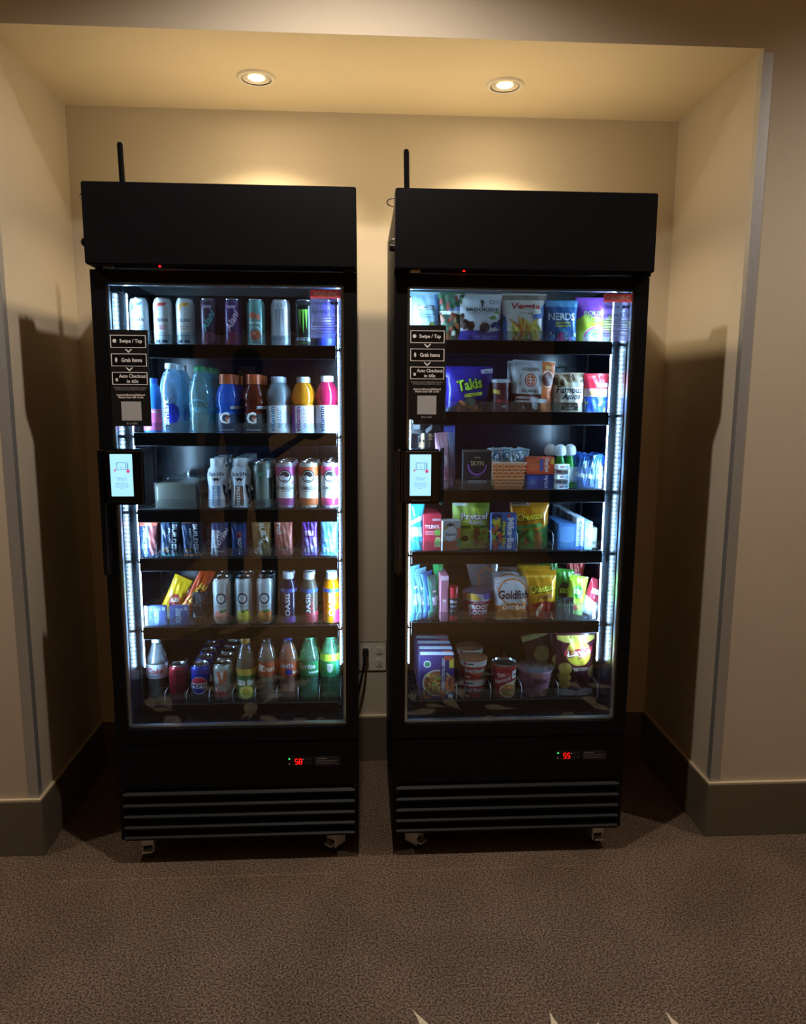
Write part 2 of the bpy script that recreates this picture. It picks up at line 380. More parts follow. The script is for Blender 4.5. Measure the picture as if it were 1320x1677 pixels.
# ------------------------------------------------------------------ recessed lamps
def downlight(x, y, z, label, watt, col, cone=118, hall=False):
    t = thing('recessed_downlight', label, 'ceiling lamp', (x, y, z), group='recessed ceiling lamps')
    ring = [(.046, -.004), (.050, -.007), (.060, -.006), (.064, -.001), (.064, 0), (.046, 0)]
    obj('trim_ring', MB().lathe(ring+[ring[0]], 40).mesh('trim_ring', mat('white_lamp_trim', 'd9cfbb', .4)), t)
    obj('seam_ring', MB().lathe([(.0455, -.0042), (.0475, -.0062), (.0475, -.003), (.0455, -.003), (.0455, -.0042)], 40).mesh('seam_ring', RUBBER), t)
    obj('reflector', MB().lathe([(.0455, -.004), (.040, -.0022), (.026, -.0012), (.014, -.0006)], 40).mesh('reflector', mat('lamp_reflector', 'efe9dd', .25, .6, bump=.8, bscale=160)), t)
    e = bpy.data.materials.get('lamp_lens_glow')
    if not e:
        e = mat('lamp_lens_glow', (1, .9, .68), .4, emit=2.2)
    obj('lens', MB().lathe([(.028, -.0016), (.024, -.004), (.012, -.0052), (.0, -.0055)], 32).mesh('lens', e), t)
    ld = bpy.data.lights.new('lamp_light', 'SPOT'); ld.energy = watt; ld.color = col; ld.spot_size = math.radians(cone); ld.spot_blend = .7 if hall else .5; ld.shadow_soft_size = .022
    if not hall:
        ad = bpy.data.lights.new('lens_spill', 'AREA'); ad.shape = 'DISK'; ad.size = .05; ad.energy = watt*.05; ad.color = col; ad.spread = PI
        ao = bpy.data.objects.new('lens_spill', ad); C.objects.link(ao); ao.parent = t; ao.location = (0, 0, -.012)
    lo = bpy.data.objects.new('lamp_light', ld); C.objects.link(lo); lo.parent = t; lo.location = (0, 0, -.03)
    return t
downlight(-.3334, .3145, HT, 'round recessed ceiling lamp above the drinks cooler', LAMP_W, WARM, 122)
downlight(.4844, .3138, HT, 'round recessed ceiling lamp above the snack cooler', LAMP_W, WARM, 122)
downlight(-.017, -.68, HALL_H, 'recessed hall ceiling lamp directly in front of the coolers', HALL_W, HALLC, 148, True)
downlight(-2.25, -.68, HALL_H, 'recessed hall ceiling lamp left of the coolers', HALL_W*.75, HALLC, 150, True)
downlight(2.25, -.68, HALL_H, 'recessed hall ceiling lamp right of the coolers', HALL_W*.75, HALLC, 150, True)
downlight(-.2, -3.9, HALL_H, 'added hall lamp brightening the wood hall reflected in the glass', HALL_W*3.0, HALLC, 78, True)  # extra lamp, added to strengthen the tan wood's reflection in the door glass

# ------------------------------------------------------------------ coolers
GX = {'L': -.3875, 'R': .481}
KD = 1.0185     # goods stand 4.5 cm behind the plane first measured
_z = {'L': [1.650, 1.384, 1.144, .987, .760, .495], 'R': [1.674, 1.453, 1.205, 1.003, .763, .489]}
SHZ = {s: [1.5+(z-1.5)*KD-(.004 if z > 1.3 else 0) for z in v] for s, v in _z.items()}
_z = {'L': [1.6515, 1.387, 1.150, .995, .772, .513], 'R': [1.6725, 1.455, 1.210, 1.011, .777, .510]}
RAILZ = {s: [1.5+(z-1.5)*1.0172 for z in v] for s, v in _z.items()}
FW = .379      # half width
def sign_items():
    W_ = 'ffffff'; K = '050506'
    it = []
    def frame(v0, v1):
        it.append(R(-.46, v0, .46, v1, W_)); it.append(R(-.44, v0+.006, .44, v1-.006, K))
    for v0, v1 in ((.815, .945), (.625, .755), (.435, .565)): frame(v0, v1)
    for vc in (.785, .595):
        it.append(G([(-.1, vc+.018), (-.06, vc+.018), (0, vc-.004), (.06, vc+.018), (.1, vc+.018), (0, vc-.022)], W_))
    it += [T('Swipe / Tap', .07, .88, .58, .05, W_, b=.02), T('Grab Items', .07, .69, .54, .042, W_, b=.02), T('Auto Checkout', .07, .525, .7, .038, W_, b=.02), T('in 60s', .07, .472, .3, .036, W_, b=.02)]
    it += [E(-.35, .885, .05, .02, W_), E(-.33, .69, .03, .025, W_), R(-.37, .47, -.31, .5, W_)]
    it += [T('Payment may be delayed by minutes\nor hours due to network issues.', 0, .395, .86, .035, 'bdbdbd'),
           T('Activate/Restock/Refund\nPlease Scan QR Code', 0, .315, .74, .05, W_, b=.02)]
    return it
def warning_items():
    it = [R(-.5, .82, .5, 1, 'ff6a70'), T('WARNING', 0, .91, .84, .105, 'ffffff', b=.015), T('Security', -.18, .72, .5, .09, '23243a', b=.01), T('Cameras In Use', 0, .56, .92, .085, '23243a', b=.01),
          E(.22, .725, .07, .035, '23243a'), G([(.3, .7), (.42, .69), (.42, .76), (.3, .76)], '23243a')]
    for i in range(7):
        it.append(R(-.46, .43-.055*i, .46-.1*(i % 3), .445-.055*i, '6a6a86'))
    return it
def seven_seg(ch, cx, cz, hh, hw):
    seg = {'a': (-1, 1, 1, 1), 'b': (1, 0, 1, 1), 'c': (1, -1, 1, 0), 'd': (-1, -1, 1, -1), 'e': (-1, -1, -1, 0), 'f': (-1, 0, -1, 1), 'g': (-1, 0, 1, 0)}
    on = {'5': 'afgcd', '8': 'abcdefg'}[ch]; mb = []
    for s in on:
        x0, z0, x1, z1 = seg[s]; t = .0011
        if z0 == z1: mb.append((cx+x0*hw+.0007, cx+x1*hw-.0007, cz+z0*hh-t, cz+z0*hh+t))
        else: mb.append((cx+x0*hw-t, cx+x0*hw+t, cz+z0*hh+.0007, cz+z1*hh-.0007))
    return mb

def cooler(side, label, digits, code):
    cx = GX[side]; t = thing('glass_door_cooler', label, 'display cooler', (cx, 0, 0), group='glass door vending coolers')
    W = FW; yb = .50; iw = .339
    for s in (-1, 1):
        a, b = sorted((s*W, s*iw))
        obj('side_panel', boxm('side_panel', (a, b, -.034, yb, .09, 2.05), BLACK, .003), t)
        a, b = sorted((s*iw, s*(iw-.002)))
        obj('side_liner', boxm('side_liner', (a, b, -.03, .446, .44, 1.85), INNER, .0004, 1), t)
    obj('back_panel', boxm('back_panel', (-iw, iw, .47, yb, .09, 2.05), BLACK, .002), t)
    obj('back_liner', boxm('back_liner', (-iw+.002, iw-.002, .446, .47, .44, 1.85), INNER, .001, 1), t)
    obj('top_panel', boxm('top_panel', (-iw, iw, -.034, .47, 1.85, 2.045), GALV, .001, 1), t)
    obj('floor_panel', boxm('floor_panel', (-iw, iw, -.03, .47, .40, .44), INNER, .001, 1), t)
    obj('header_box', boxm('header_box', (-W, W, -.115, -.036, 1.862, 2.082), BLACK, .003), t)
    obj('header_roof', boxm('header_roof', (-W, W, -.036, .49, 2.052, 2.058), GALV, .001, 1), t)
    # base with control panel and louvres
    obj('base_panel', boxm('base_panel', (-W, W, -.08, -.036, .262, .413), BLACK, .003), t)
    b = MB().box(-W, -W+.018, -.08, -.036, .09, .262).box(W-.018, W, -.08, -.036, .09, .262).box(-W, W, -.046, -.036, .09, .262).box(-W, W, -.036, .40, .09, .095)
    obj('grille_frame', b.mesh('grille_frame', BLACK, .001, 1), t)
    sl = MB()
    sl.add([(-W+.012, -.083, -.004), (W-.012, -.083, -.004), (W-.012, -.086, .004), (-W+.012, -.086, .004), (-W+.012, -.05, .030), (W-.012, -.05, .030), (W-.012, -.05, .024), (-W+.012, -.05, .024)],
           [(0, 1, 2, 3), (3, 2, 5, 4), (4, 5, 6, 7), (7, 6, 1, 0), (0, 3, 4, 7), (1, 6, 5, 2)])
    slm = sl.mesh('louvre', mat('louvre_satin_black', '0f0f12', .5, spec=.22, noise=.2, nscale=15))
    for z in (.240, .202, .164, .127, .092): obj('louvre', slm, t, (0, 0, z))
    # temperature display
    d = obj('display', boxm('display', (.1515, .2345, -.0825, -.08, .331, .366), mat('display_window', '070709', .12), .0008, 1), t)
    red = mat('red_led_segments', (1, .06, .05), .4, emit=2.2); grn = mat('green_led', (.2, 1, .4), .4, emit=2)
    m = MB()
    for i, ch in enumerate(digits):
        for x0, x1, z0, z1 in seven_seg(ch, .182+i*.0125, .3465, .0085, .0042): m.box(x0, x1, -.0830, -.0825, z0, z1)
    obj('digits', m.mesh('digits', red), d)
    m = MB().box(.1575, .1615, -.0830, -.0825, .354, .358); obj('status_light', m.mesh('status_light', grn), d)
    for a in ((.2025, .2045, .353, .355), (.158, .160, .338, .340)): obj('dot_light', MB().box(a[0], a[1], -.083, -.0825, a[2], a[3]).mesh('dot_light', mat('dim_led', (.8, .7, .7), .4, emit=.6)), d)
    for bx in (.213, .225):
        for bz in (.340, .354): obj('button', MB().lathe([(.0036, 0), (.0036, .0006), (0, .0008)], 12).mesh('button', mat('button_grey', '2c2d30', .4)), d, (bx, -.0826, bz), (PI/2, 0, 0))
    lb = obj('rating_label', boxm('rating_label', (.2385, .3205, -.081, -.08, .330, .360), mat('label_black', '17171a', .4), .0003, 1), t)
    it = [R(-.40, .78, .0, .84, '9a9a9a')]+[R(-.42, .22+.17*i, .42-.1*(i % 2), .27+.17*i, '77787c') for i in range(3)]
    obj('lettering', print_mesh('lettering', it, .082, .03, flat), lb, (.2795, -.081, .330))
    # casters
    brk = MB().box(-.024, .024, -.028, .028, .080, .09).box(-.019, -.014, -.034, .016, .028, .082).box(.014, .019, -.034, .016, .028, .082).box(-.0185, .0185, -.036, -.030, .054, .084)
    brk = brk.mesh('caster_bracket', STEEL, .001, 1)
    whl = MB().lathe([(0, -.011), (.022, -.011), (.026, -.008), (.026, .008), (.022, .011), (0, .011)], 24).mesh('caster_wheel', RUBBER)
    pd = MB().box(-.016, .016, -.052, -.030, .036, .042).mesh('pedal', STEEL, .001, 1)
    for x in (-.31, .31):
        for y in (-.022, .42):
            c = obj('caster', brk, t, (x, y, 0), (0, 0, (.15 if x < 0 else -.7) if side == 'L' else (.8 if x < 0 else .1)))
            obj('wheel', whl, c, (0, -.008, .0265), (0, PI/2, 0)); obj('brake_pedal', pd, c)
    # door
    m = MB(); ox, oz0, oz1 = .341, .463, 1.817
    yo, yi = -.08, -.04
    for (ax, az), (bx, bz), (cx_, cz), (dx, dz) in (
        ((-W, .417), (W, .417), (ox, oz0), (-ox, oz0)), ((W, .417), (W, 1.853), (ox, oz1), (ox, oz0)),
        ((W, 1.853), (-W, 1.853), (-ox, oz1), (ox, oz1)), ((-W, 1.853), (-W, .417), (-ox, oz0), (-ox, oz1))):
        q = .0004
        m.add([(ax, yo, az), (bx, yo, bz), (cx_, yo, cz), (dx, yo, dz), (ax, yi, az), (bx, yi, bz), (cx_, yi, cz), (dx, yi, dz)],
              [(0, 1, 2, 3), (7, 6, 5, 4), (0, 4, 5, 1), (3, 2, 6, 7)])
    dr = obj('door_frame', m.mesh('door_frame', BLACK, 0), t)
    obj('glass_pane', MB().box(-ox, ox, -.073, -.069, oz0, oz1).mesh('glass_pane', GLASS), dr)
    sp = .008; m = MB()
    for a in ((-ox, ox, oz0, oz0+sp), (-ox, ox, oz1-sp*.6, oz1), (-ox, -ox+sp, oz0, oz1), (ox-sp, ox, oz0, oz1)): m.box(a[0], a[1], -.069, -.052, a[2], a[3])
    obj('glass_spacer', m.mesh('glass_spacer', ALU), dr)
    hb = MB().box(-.377, -.354, -.116, -.08, .96, 1.348)
    obj('handle', hb.mesh('handle', BLACKG, .008, 3), dr)
    dz = 0 if side == 'L' else .022
    sg = obj('instruction_sign', boxm('instruction_sign', (-.336, -.226, -.0805, -.0735, 1.409+dz, 1.686+dz), mat('sign_black', '050506', .5), .0004, 1), dr)
    it = sign_items()
    obj('sign_lettering', print_mesh('sign_lettering', it, .11, .277, flat), sg, (-.281, -.0806, 1.409+dz))
    it = [R(-.26, .06, .26, .26, 'b9bcc0'), T(code, 0, .03, .28, .022, 'bdbdbd')]
    obj('blank_code_patch', print_mesh('blank_code_patch', it, .11, .277, flat), sg, (-.281, -.0806, 1.409+dz))
    ws = obj('warning_sticker', MB().box(.2445, .332, -.0742, -.0735, 1.668, 1.806).mesh('warning_sticker', clear_mat('tinted_film', 'e6e0f4', body=.25, bodycol='e0daf4', refl0=.04, film=True)), dr)
    obj('warning_lettering', print_mesh('warning_lettering', warning_items(), .0875, .138, flat, m=print_mat('translucent_ink', .4, 0, .2)), ws, (.28825, -.0743, 1.668))
    # payment terminal
    tm = obj('payment_terminal', boxm('payment_terminal', (-.352, -.240, -.132, -.08, 1.182, 1.345), BLACKG, .007, 3), dr)
    obj('screen', boxm('screen', (-.334, -.271, -.1335, -.131, 1.208, 1.331), mat('lit_screen', (.62, .86, .94), .3, emit=.9), .0005, 1), tm)
    it = [RING(0, .72, .3, .12, .12, '4a7fc0', 4, 45, 405), T(':)', 0, .7, .12, .05, '4a7fc0', rot=-90), G([(-.34, .58), (-.22, .62), (-.3, .66)], 'd86a9a'), E(.3, .6, .08, .045, 'e0609a'), R(.27, .64, .31, .8, '4a7fc0'),
          T('Welcome to your\nself checkout', 0, .42, .5, .08, '3f7fb8'), T('Please swipe your\ncard or tap to open\nthe door and take\nitems', 0, .25, .62, .16, '3f7fb8')]
    obj('screen_print', print_mesh('screen_print', it, .063, .123, flat, m=print_mat('screen_ink', .3, .5)), tm, (-.3025, -.1336, 1.208))
    obj('card_slot', boxm('card_slot', (-.330, -.275, -.1365, -.131, 1.1885, 1.195), BLACKG, .001, 1), tm)
    obj('reader_wing', MB().prism([(-.240, -.128), (-.234, -.112), (-.226, -.078), (-.240, -.078)], 1.178, 1.347).mesh('reader_wing', BLACKG, .001, 1), tm)
    obj('mount_plate', boxm('mount_plate', (-.354, -.350, -.108, -.08, 1.19, 1.34), BLACK, .002), tm)
    # bits on top and at the side of the header
    an = obj('antenna', MB().lathe([(.0045, 0), (.0045, .062), (.0085, .064), (.0085, .172), (.006, .179), (0, .180)], 12).mesh('antenna', mat('antenna_black', '040404', .85, spec=.1)), t, (-.315 if side == 'L' else -.335, .06, 2.058), (0, -.02, 0))
    obj('antenna_base', MB().lathe([(.018, 0), (.018, .004), (.008, .012), (0, .012)], 16).mesh('antenna_base', RUBBER), t, (-.315 if side == 'L' else -.335, .06, 2.058))
    pts = [(-W-.022*math.sin(PI*i/10)-.0, -.06+.0*i, 2.055-.012*math.cos(PI*i/10)) for i in range(11)]
    obj('cable_ring', MB().tube(pts, .0022, 6).mesh('cable_ring', CHROME), t)
    pts = [(-W-.014*math.sin(PI*i/10), -.07, 1.935+.016*math.cos(PI*i/10)) for i in range(11)]
    obj('lock_ring', MB().tube(pts, .0024, 6).mesh('lock_ring', CHROME), t)
    obj('key_lock', MB().lathe([(0, 0), (.011, 0), (.011, .012), (.007, .016), (0, .016)], 16).mesh('key_lock', BLACKG), t, (-W, -.085, 1.925), (0, -PI/2, 0))
    obj('indicator_light', MB().lathe([(.0035, 0), (.003, .003), (0, .004)], 10).mesh('indicator_light', mat('red_indicator', (1, .05, .03), .3, emit=9)), t, (-.178, -.095, 1.8625), (PI, 0, 0))
    obj('hinge_pin', boxm('hinge_pin', (-.335, -.305, -.10, -.085, 1.853, 1.862), CHROME, .001, 1), t)
    obj('hinge_pin', boxm('hinge_pin', (.345, .375, -.10, -.06, 1.853, 1.862), BLACKG, .001, 1), t)
    # led strips
    for s in (-1, 1):
        xs = s*.327
        m = MB().prism([(xs+s*.010, .040), (xs-s*.006, .058), (xs-s*.002, .074), (xs+s*.010, .080)], .612, 1.808)
        st = obj('led_channel', m.mesh('led_channel', mat('dark_led_channel', '30363e', .4, .5), .0004, 1), t)
        m = MB().prism([(xs-s*.0056, .058), (xs-s*.0024, .0725), (xs-s*.0044, .073), (xs-s*.0076, .0583)], .616, 1.804)
        obj('led_strip', m.mesh('led_strip', LED), st)
    for s in (-1, 1):
        m = MB()
        for k in range(2): m.box(s*(iw-.003)-.001, s*(iw-.003)+.001, .06+.3*k, .075+.3*k, .46, 1.83)
        obj('shelf_standard', m.mesh('shelf_standard', mat('dark_standard', '2a2f36', .35, .5)), t)
    # shelves
    for i, (zs, zr) in enumerate(zip(SHZ[side], RAILZ[side])):
        m = MB()
        for y in (.06, .15, .24, .33, .42): m.box(-.326, .326, y-.003, y+.003, zs-.012, zs-.005)
        for k in range(41): m.box(-.322+k*.0161-.0014, -.322+k*.0161+.0014, .05, .43, zs-.005, zs-.0004)
        sh = obj('shelf', m.mesh('shelf', WIRE), t)
        hh = .042
        obj('price_rail', boxm('price_rail', (-.314, .314, .034, .050, zr-hh, zr), mat('rail_black', '04050a', .4, spec=.3, noise=.1, nscale=20), .0015, 1), sh)
        obj('shelf_fence', MB().box(-.312, .312, .0505, .0525, zr-.01, zr+.03).mesh('shelf_fence', ACRYL), sh)
    return t
COOL = {'L': cooler('L', 'black glass-door cooler full of drinks, left of the two', '58', 'B161485'),
        'R': cooler('R', 'black glass-door cooler full of snacks, right of the two', '55', 'B161467')}
thing_at = thing
def thing(name, label, cat, loc=(0, 0, 0), rotz=0, group=None, rot=None):
    return thing_at(name, label, cat, (loc[0]*KD, loc[1]+.045, loc[2]), rotz, group, rot)
# ------------------------------------------------------------------ products: builders (origin at base centre, front towards -y)
def interp(prof, z):
    for (r0, z0), (r1, z1) in zip(prof, prof[1:]):
        if z0 <= z <= z1 and z1 > z0: return r0+(r1-r0)*(z-z0)/(z1-z0)
    return prof[-1][0] if z > prof[-1][1] else prof[0][0]
def round_surf(prof, r, n=32):
    da = 2*PI/n
    def f(u, v, o):
        a = u/r; rr = interp(prof, v)+o; k = math.floor(a/da+1e-6); t = a/da-k
        x0, y0, x1, y1 = math.sin(k*da), math.cos(k*da), math.sin(k*da+da), math.cos(k*da+da)
        return (rr*(x0+(x1-x0)*t), -rr*(y0+(y1-y0)*t), v)
    return f
def round_cuts(prof, r, n=32):
    return ([r*2*PI/n*k for k in range(-10, 11)], [z for _, z in prof])
ORD = ['front', 'second', 'third', 'fourth', 'fifth', 'sixth', 'seventh']
def row_copies(root, n, step, desc, dx=0.0, dz=0.0):
    """copies standing behind the front one on the same shelf"""
    for k in range(1, n+1):
        l = root.location
        dup(root, (l.x+dx*k+random.uniform(-.002, .002), l.y+step*k, l.z+dz*k), label=f'{desc}, {ORD[k]} back in its row')
def paint(col, rough=.3, metal=0.0, trans=0.0):
    return mat(f'paint_{col}_{int(rough*100)}_{int(metal*100)}_{int(trans*100)}', col, rough, metal, noise=.04, nscale=60, trans=trans)
def can(label, x, side, row, w, h, col, items, y=.05, metal=.12, group=None, rz=0, n=0, desc=None, name='drink_can', lidcol=None):
    r = w/2; z = SHZ[side][row]
    t = thing(name, label, 'drink can', (x, y+r, z), rz, group)
    k = h/.157
    prof = [(r*.72, 0), (r*.80, .001), (r*.84, .004), (r*.97, .014*k), (r, .020*k), (r, h-.022*k), (r*.985, h-.017*k), (r*.84, h-.004), (r*.82, h-.0032)]
    obj('can_body', MB().lathe(prof, 32).mesh('can_body', paint(col, .26, metal)), t)
    lid = [(r*.82, h-.0036), (r*.86, h-.003), (r*.87, h-.0008), (r*.85, h), (r*.82, h-.0006), (r*.80, h-.004), (r*.77, h-.005), (0, h-.005)]
    lo = obj('can_end', MB().lathe(lid, 28).mesh('can_end', paint(lidcol, .25, .8) if lidcol else SILVER), t)
    obj('pull_tab', MB().box(-.008, .008, -r*.5, r*.15, h-.0045, h-.003).mesh('pull_tab', SILVER, .001, 1), lo)
    if items: obj('can_print', print_mesh('can_print', items, w, h, round_surf(prof, r), round_cuts(prof, r)), t)
    if n: row_copies(t, n, w+.003, desc)
    return t
def bottle(label, x, side, row, w, h, prof, body, items=None, lab=None, cap='e8eef2', y=.05, group=None, n=0, desc=None, rz=0, capr=None, caph=.075, name='drink_bottle', liquid=None):
    """prof: (radius fraction of w/2, height fraction), neck up to the cap; lab=(v0, v1, colour)"""
    r = w/2; z = SHZ[side][row]; t = thing(name, label, 'bottle', (x, y+r, z), rz, group)
    P = [(a*r, b*h) for a, b in prof]
    obj('bottle_body', MB().lathe([(0, .002)]+P, 32).mesh('bottle_body', body, ang=60), t)
    if liquid:
        lv, lm = liquid; Q = [(max(a*r-.0012, .001), max(b*h, .003)) for a, b in prof if b <= lv]; Q.append((max(interp(P, lv*h)-.0012, .001), lv*h)); Q.append((0, lv*h))
        obj('liquid', MB().lathe([(0, .003)]+Q, 28).mesh('liquid', lm, ang=60), t)
    cr = (capr or prof[-1][0]*1.12)*r; z0 = prof[-1][1]*h-.004
    n2 = 40; cp = MB(); vs = []; rings = [(1, z0), (1, h-.003), (.93, h), (0, h)]
    for q, zz in rings:
        for k in range(n2):
            a = 2*PI*k/n2; rr = cr*q*(1 if k % 2 or q < 1 else .965); vs.append((rr*math.sin(a), -rr*math.cos(a), zz))
    cp.add(vs, [(i*n2+k, i*n2+(k+1) % n2, (i+1)*n2+(k+1) % n2, (i+1)*n2+k) for i in range(3) for k in range(n2)])
    obj('cap', cp.mesh('cap', paint(cap, .35, 0, .15), ang=40), t)
    if lab:
        v0, v1, lc = lab; m = MB().lathe([(interp(P, h*(v0+(v1-v0)*i/6))+.0007, h*(v0+(v1-v0)*i/6)) for i in range(7)], 32)
        lo = obj('label', m.mesh('label', paint(lc, .4), ang=60), t)
    if items: obj('label_print', print_mesh('label_print', items, w, h, round_surf([(a+.0009, b) for a, b in P], r), round_cuts(P, r)), t)
    if n: row_copies(t, n, w+.003, desc)
    return t
def pouch_fn(w, h, t, seed, stand=True, top=.09, puff=.5):
    rn = random.Random(seed); ph = [rn.uniform(0, 6.28) for _ in range(8)]
    def th(u, v):
        a = min(1, abs(2*u/w)); b = v/h
        e = max(0, 1-a**3.0)**.62
        if stand: sv = min(1, .62+.9*b) if b < .42 else 1
        else: sv = min(1, max(0, b-.03)/.16)**.7
        sv *= min(1, max(0, (1-top-b))/.45)**puff if b < 1-top else 0
        wr = .0018*math.sin(26*u/w+ph[0]+9*b)*(1-abs(b-.5))*e*(.4+abs(b-.5)*1.4) + .0012*math.sin(21*b+ph[1]+12*u/w)*e
        return max(.0006, t/2*e*sv+wr*(1 if sv > .1 else .3))
    return th
def pouch(label, x, side, row, w, h, t, col, items, y=.05, lean=0, rz=0, roll=0, group=None, seed=1, stand=True, n=0, desc=None, step=.03, name='snack_bag', cat='snack bag', rough=.28, metal=.1, z=None, top=.08, taper=0.0, matl=None, puff=.5):
    zz = SHZ[side][row] if z is None else z
    root = thing(name, label, cat, (x, y+t/2, zz), group=group, rot=(lean, roll, rz))
    th = pouch_fn(w, h, t, seed, stand, top, puff); nu, nv = 18, 22; m = MB(); vs = []
    def wd(v): b = v/h; return 1-taper*math.sin(PI*min(1, b))*.5 - .035*math.sin(PI*b)
    for sgn in (-1, 1):
        for j in range(nv+1):
            for i in range(nu+1):
                u = w*(i/nu-.5); v = h*j/nv; vs.append((u*wd(v), sgn*th(u, v), v))
    o = (nu+1)*(nv+1); fs = []
    for j in range(nv):
        for i in range(nu):
            a = j*(nu+1)+i; fs.append((a, a+1, a+nu+2, a+nu+1)); fs.append((o+a+nu+1, o+a+nu+2, o+a+1, o+a))
    for j in range(nv):
        a = j*(nu+1); fs.append((a, a+nu+1, o+a+nu+1, o+a)); a += nu; fs.append((a+nu+1, a, o+a, o+a+nu+1))
    for i in range(nu):
        a = i; fs.append((a+1, a, o+a, o+a+1)); a = nv*(nu+1)+i; fs.append((a, a+1, o+a+1, o+a))
    m.add(vs, fs)
    obj('bag_film', m.mesh('bag_film', matl or paint(col, rough, metal), ang=50), root)
    # crimped seal along the top edge
    s = MB(); k = 26
    for i in range(k):
        a = -w/2+w*i/k; s.box(a+.0004, a+w/k-.0004, -.0016, .0016, h*(1-top*.5), h-.001)
    so = obj('top_seal', s.mesh('top_seal', matl or paint(col, rough, metal)), root); so['kind'] = 'stuff'
    if items:
        def sf(u, v, of):
            a = min(max((u/w+.5)*nu, 0), nu-1e-6); b = min(max(v/h*nv, 0), nv-1e-6); i = int(a+1e-7); j = int(b+1e-7); a -= i; b -= j
            q = [Vector(vs[(j+dj)*(nu+1)+i+di]) for dj in (0, 1) for di in (0, 1)]
            c = (q[0]*(1-a)+q[1]*a)*(1-b)+(q[2]*(1-a)+q[3]*a)*b
            return (c.x, c.y-of-.0001, c.z)
        obj('bag_print', print_mesh('bag_print', items, w, h, sf, ([w*(i/nu-.5) for i in range(1, nu)], [h*j/nv for j in range(1, nv)]), (.492, (.012, .985)), lay0=2), root)
    if n:
        for q in range(1, n+1):
            dup(root, (root.location.x+random.uniform(-.004, .004), root.location.y+step*q, zz), label=f'{desc}, {ORD[q]} back in its row')
    return root
def carton(label, x, side, row, w, h, d, col, items, y=.05, rz=0, group=None, n=0, desc=None, z=None, name='snack_box', cat='box', sidei=None, rx=0, gap=.001, ry=0, top=None):
    zz = SHZ[side][row] if z is None else z
    t = thing(name, label, cat, (x, y, zz), group=group, rot=(rx, ry, rz))
    obj('box_body', boxm('box_body', (-w/2, w/2, 0, d, 0, h), paint(col, .42), .0012, 1), t)
    obj('end_flap', boxm('end_flap', (-w/2+.002, w/2-.002, .003, d-.003, h-.0002, h+.0006), paint(top or col, .42), 0), t)
    if items: obj('box_print', print_mesh('box_print', items, w, h, flat, clip=(.495, (.005, .995)), m=PAPER), t)
    if sidei:
        obj('side_print', print_mesh('side_print', sidei, d, h, lambda u, v, o: (-w/2-o, d/2-u, v), clip=(.49, (.005, .995)), m=PAPER), t)
    if n:
        for q in range(1, n+1):
            dup(t, (t.location.x+random.uniform(-.0015, .0015), t.location.y+(d+gap)*q, zz), label=f'{desc}, {ORD[q]} back in its row')
    return t
def tub(label, x, side, row, rt, rb, h, col, items, y=.05, z=None, group=None, lid='d8d4cc', name='snack_cup', cat='snack cup', lidmat=None, n=0, desc=None, step=.1, rz=0):
    zz = SHZ[side][row] if z is None else z
    t = thing(name, label, cat, (x, y+rt, zz), rz, group)
    P = [(rb, 0), (rb, .002), (rb+(rt-rb)*.97, h*.955)]
    obj('cup_wall', MB().lathe([(0, .003), (rb*.9, .003)]+P+[(rt*.985, h*.96)], 32).mesh('cup_wall', paint(col, .4), ang=50), t)
    obj('lid_film', MB().lathe([(rt*.97, h*.953), (rt*1.02, h*.958), (rt*1.025, h*.972), (rt*1.0, h*.982), (rt*.93, h*.985), (rt*.9, h*.998), (0, h)], 36).mesh('lid_film', lidmat or paint(lid, .3, .3)), t)
    if items: obj('cup_print', print_mesh('cup_print', items, 2*rb, h, round_surf(P, (rt+rb)/2), round_cuts(P, (rt+rb)/2)), t)
    if n: row_copies(t, n, step, desc)
    return t
def wire_divider(parent, x, zs, m=WIRE, hgt=.05, yf=.07):
    pts = [(x, yf+.012, zs), (x, yf+.002, zs+hgt*.5), (x, yf+.008, zs+hgt*.9), (x, yf+.02, zs+hgt), (x, .40, zs+hgt), (x, .41, zs)]
    obj('divider', MB().tube(pts, .0013, 6).mesh('divider', m), parent)

def shelf_of(side, i):
    return [c for c in COOL[side].children if c.name.startswith('shelf') and not c.name.startswith('shelf_')][i]
for side, i, xs, m, hg in (('L', 5, (-.713, -.640, -.570, -.497, -.421, -.348, -.277, -.207, -.137, -.067), WIREW, .045),
                       ('L', 3, (-.645, -.572, -.493, -.421, -.357, -.285, -.2, -.133), WIRE, .05), ('L', 0, (-.642, -.572, -.502, -.43, -.358, -.285, -.21, -.14), WIRE, .05),
                       ('L', 2, (-.502, -.423, -.35, -.277, -.203, -.131), WIRE, .05), ('R', 1, (.268, .415, .487, .617, .715), WIRE, .045), ('R', 3, (.425, .51, .628), WIREW, .06), ('R', 5, (.32, .435, .54, .665, .80), WIREW, .055)):
    for x in xs: wire_divider(shelf_of(side, i), x*KD-GX[side], SHZ[side][i], m, hg)

W_, K_ = 'eef0f0', '15151a'
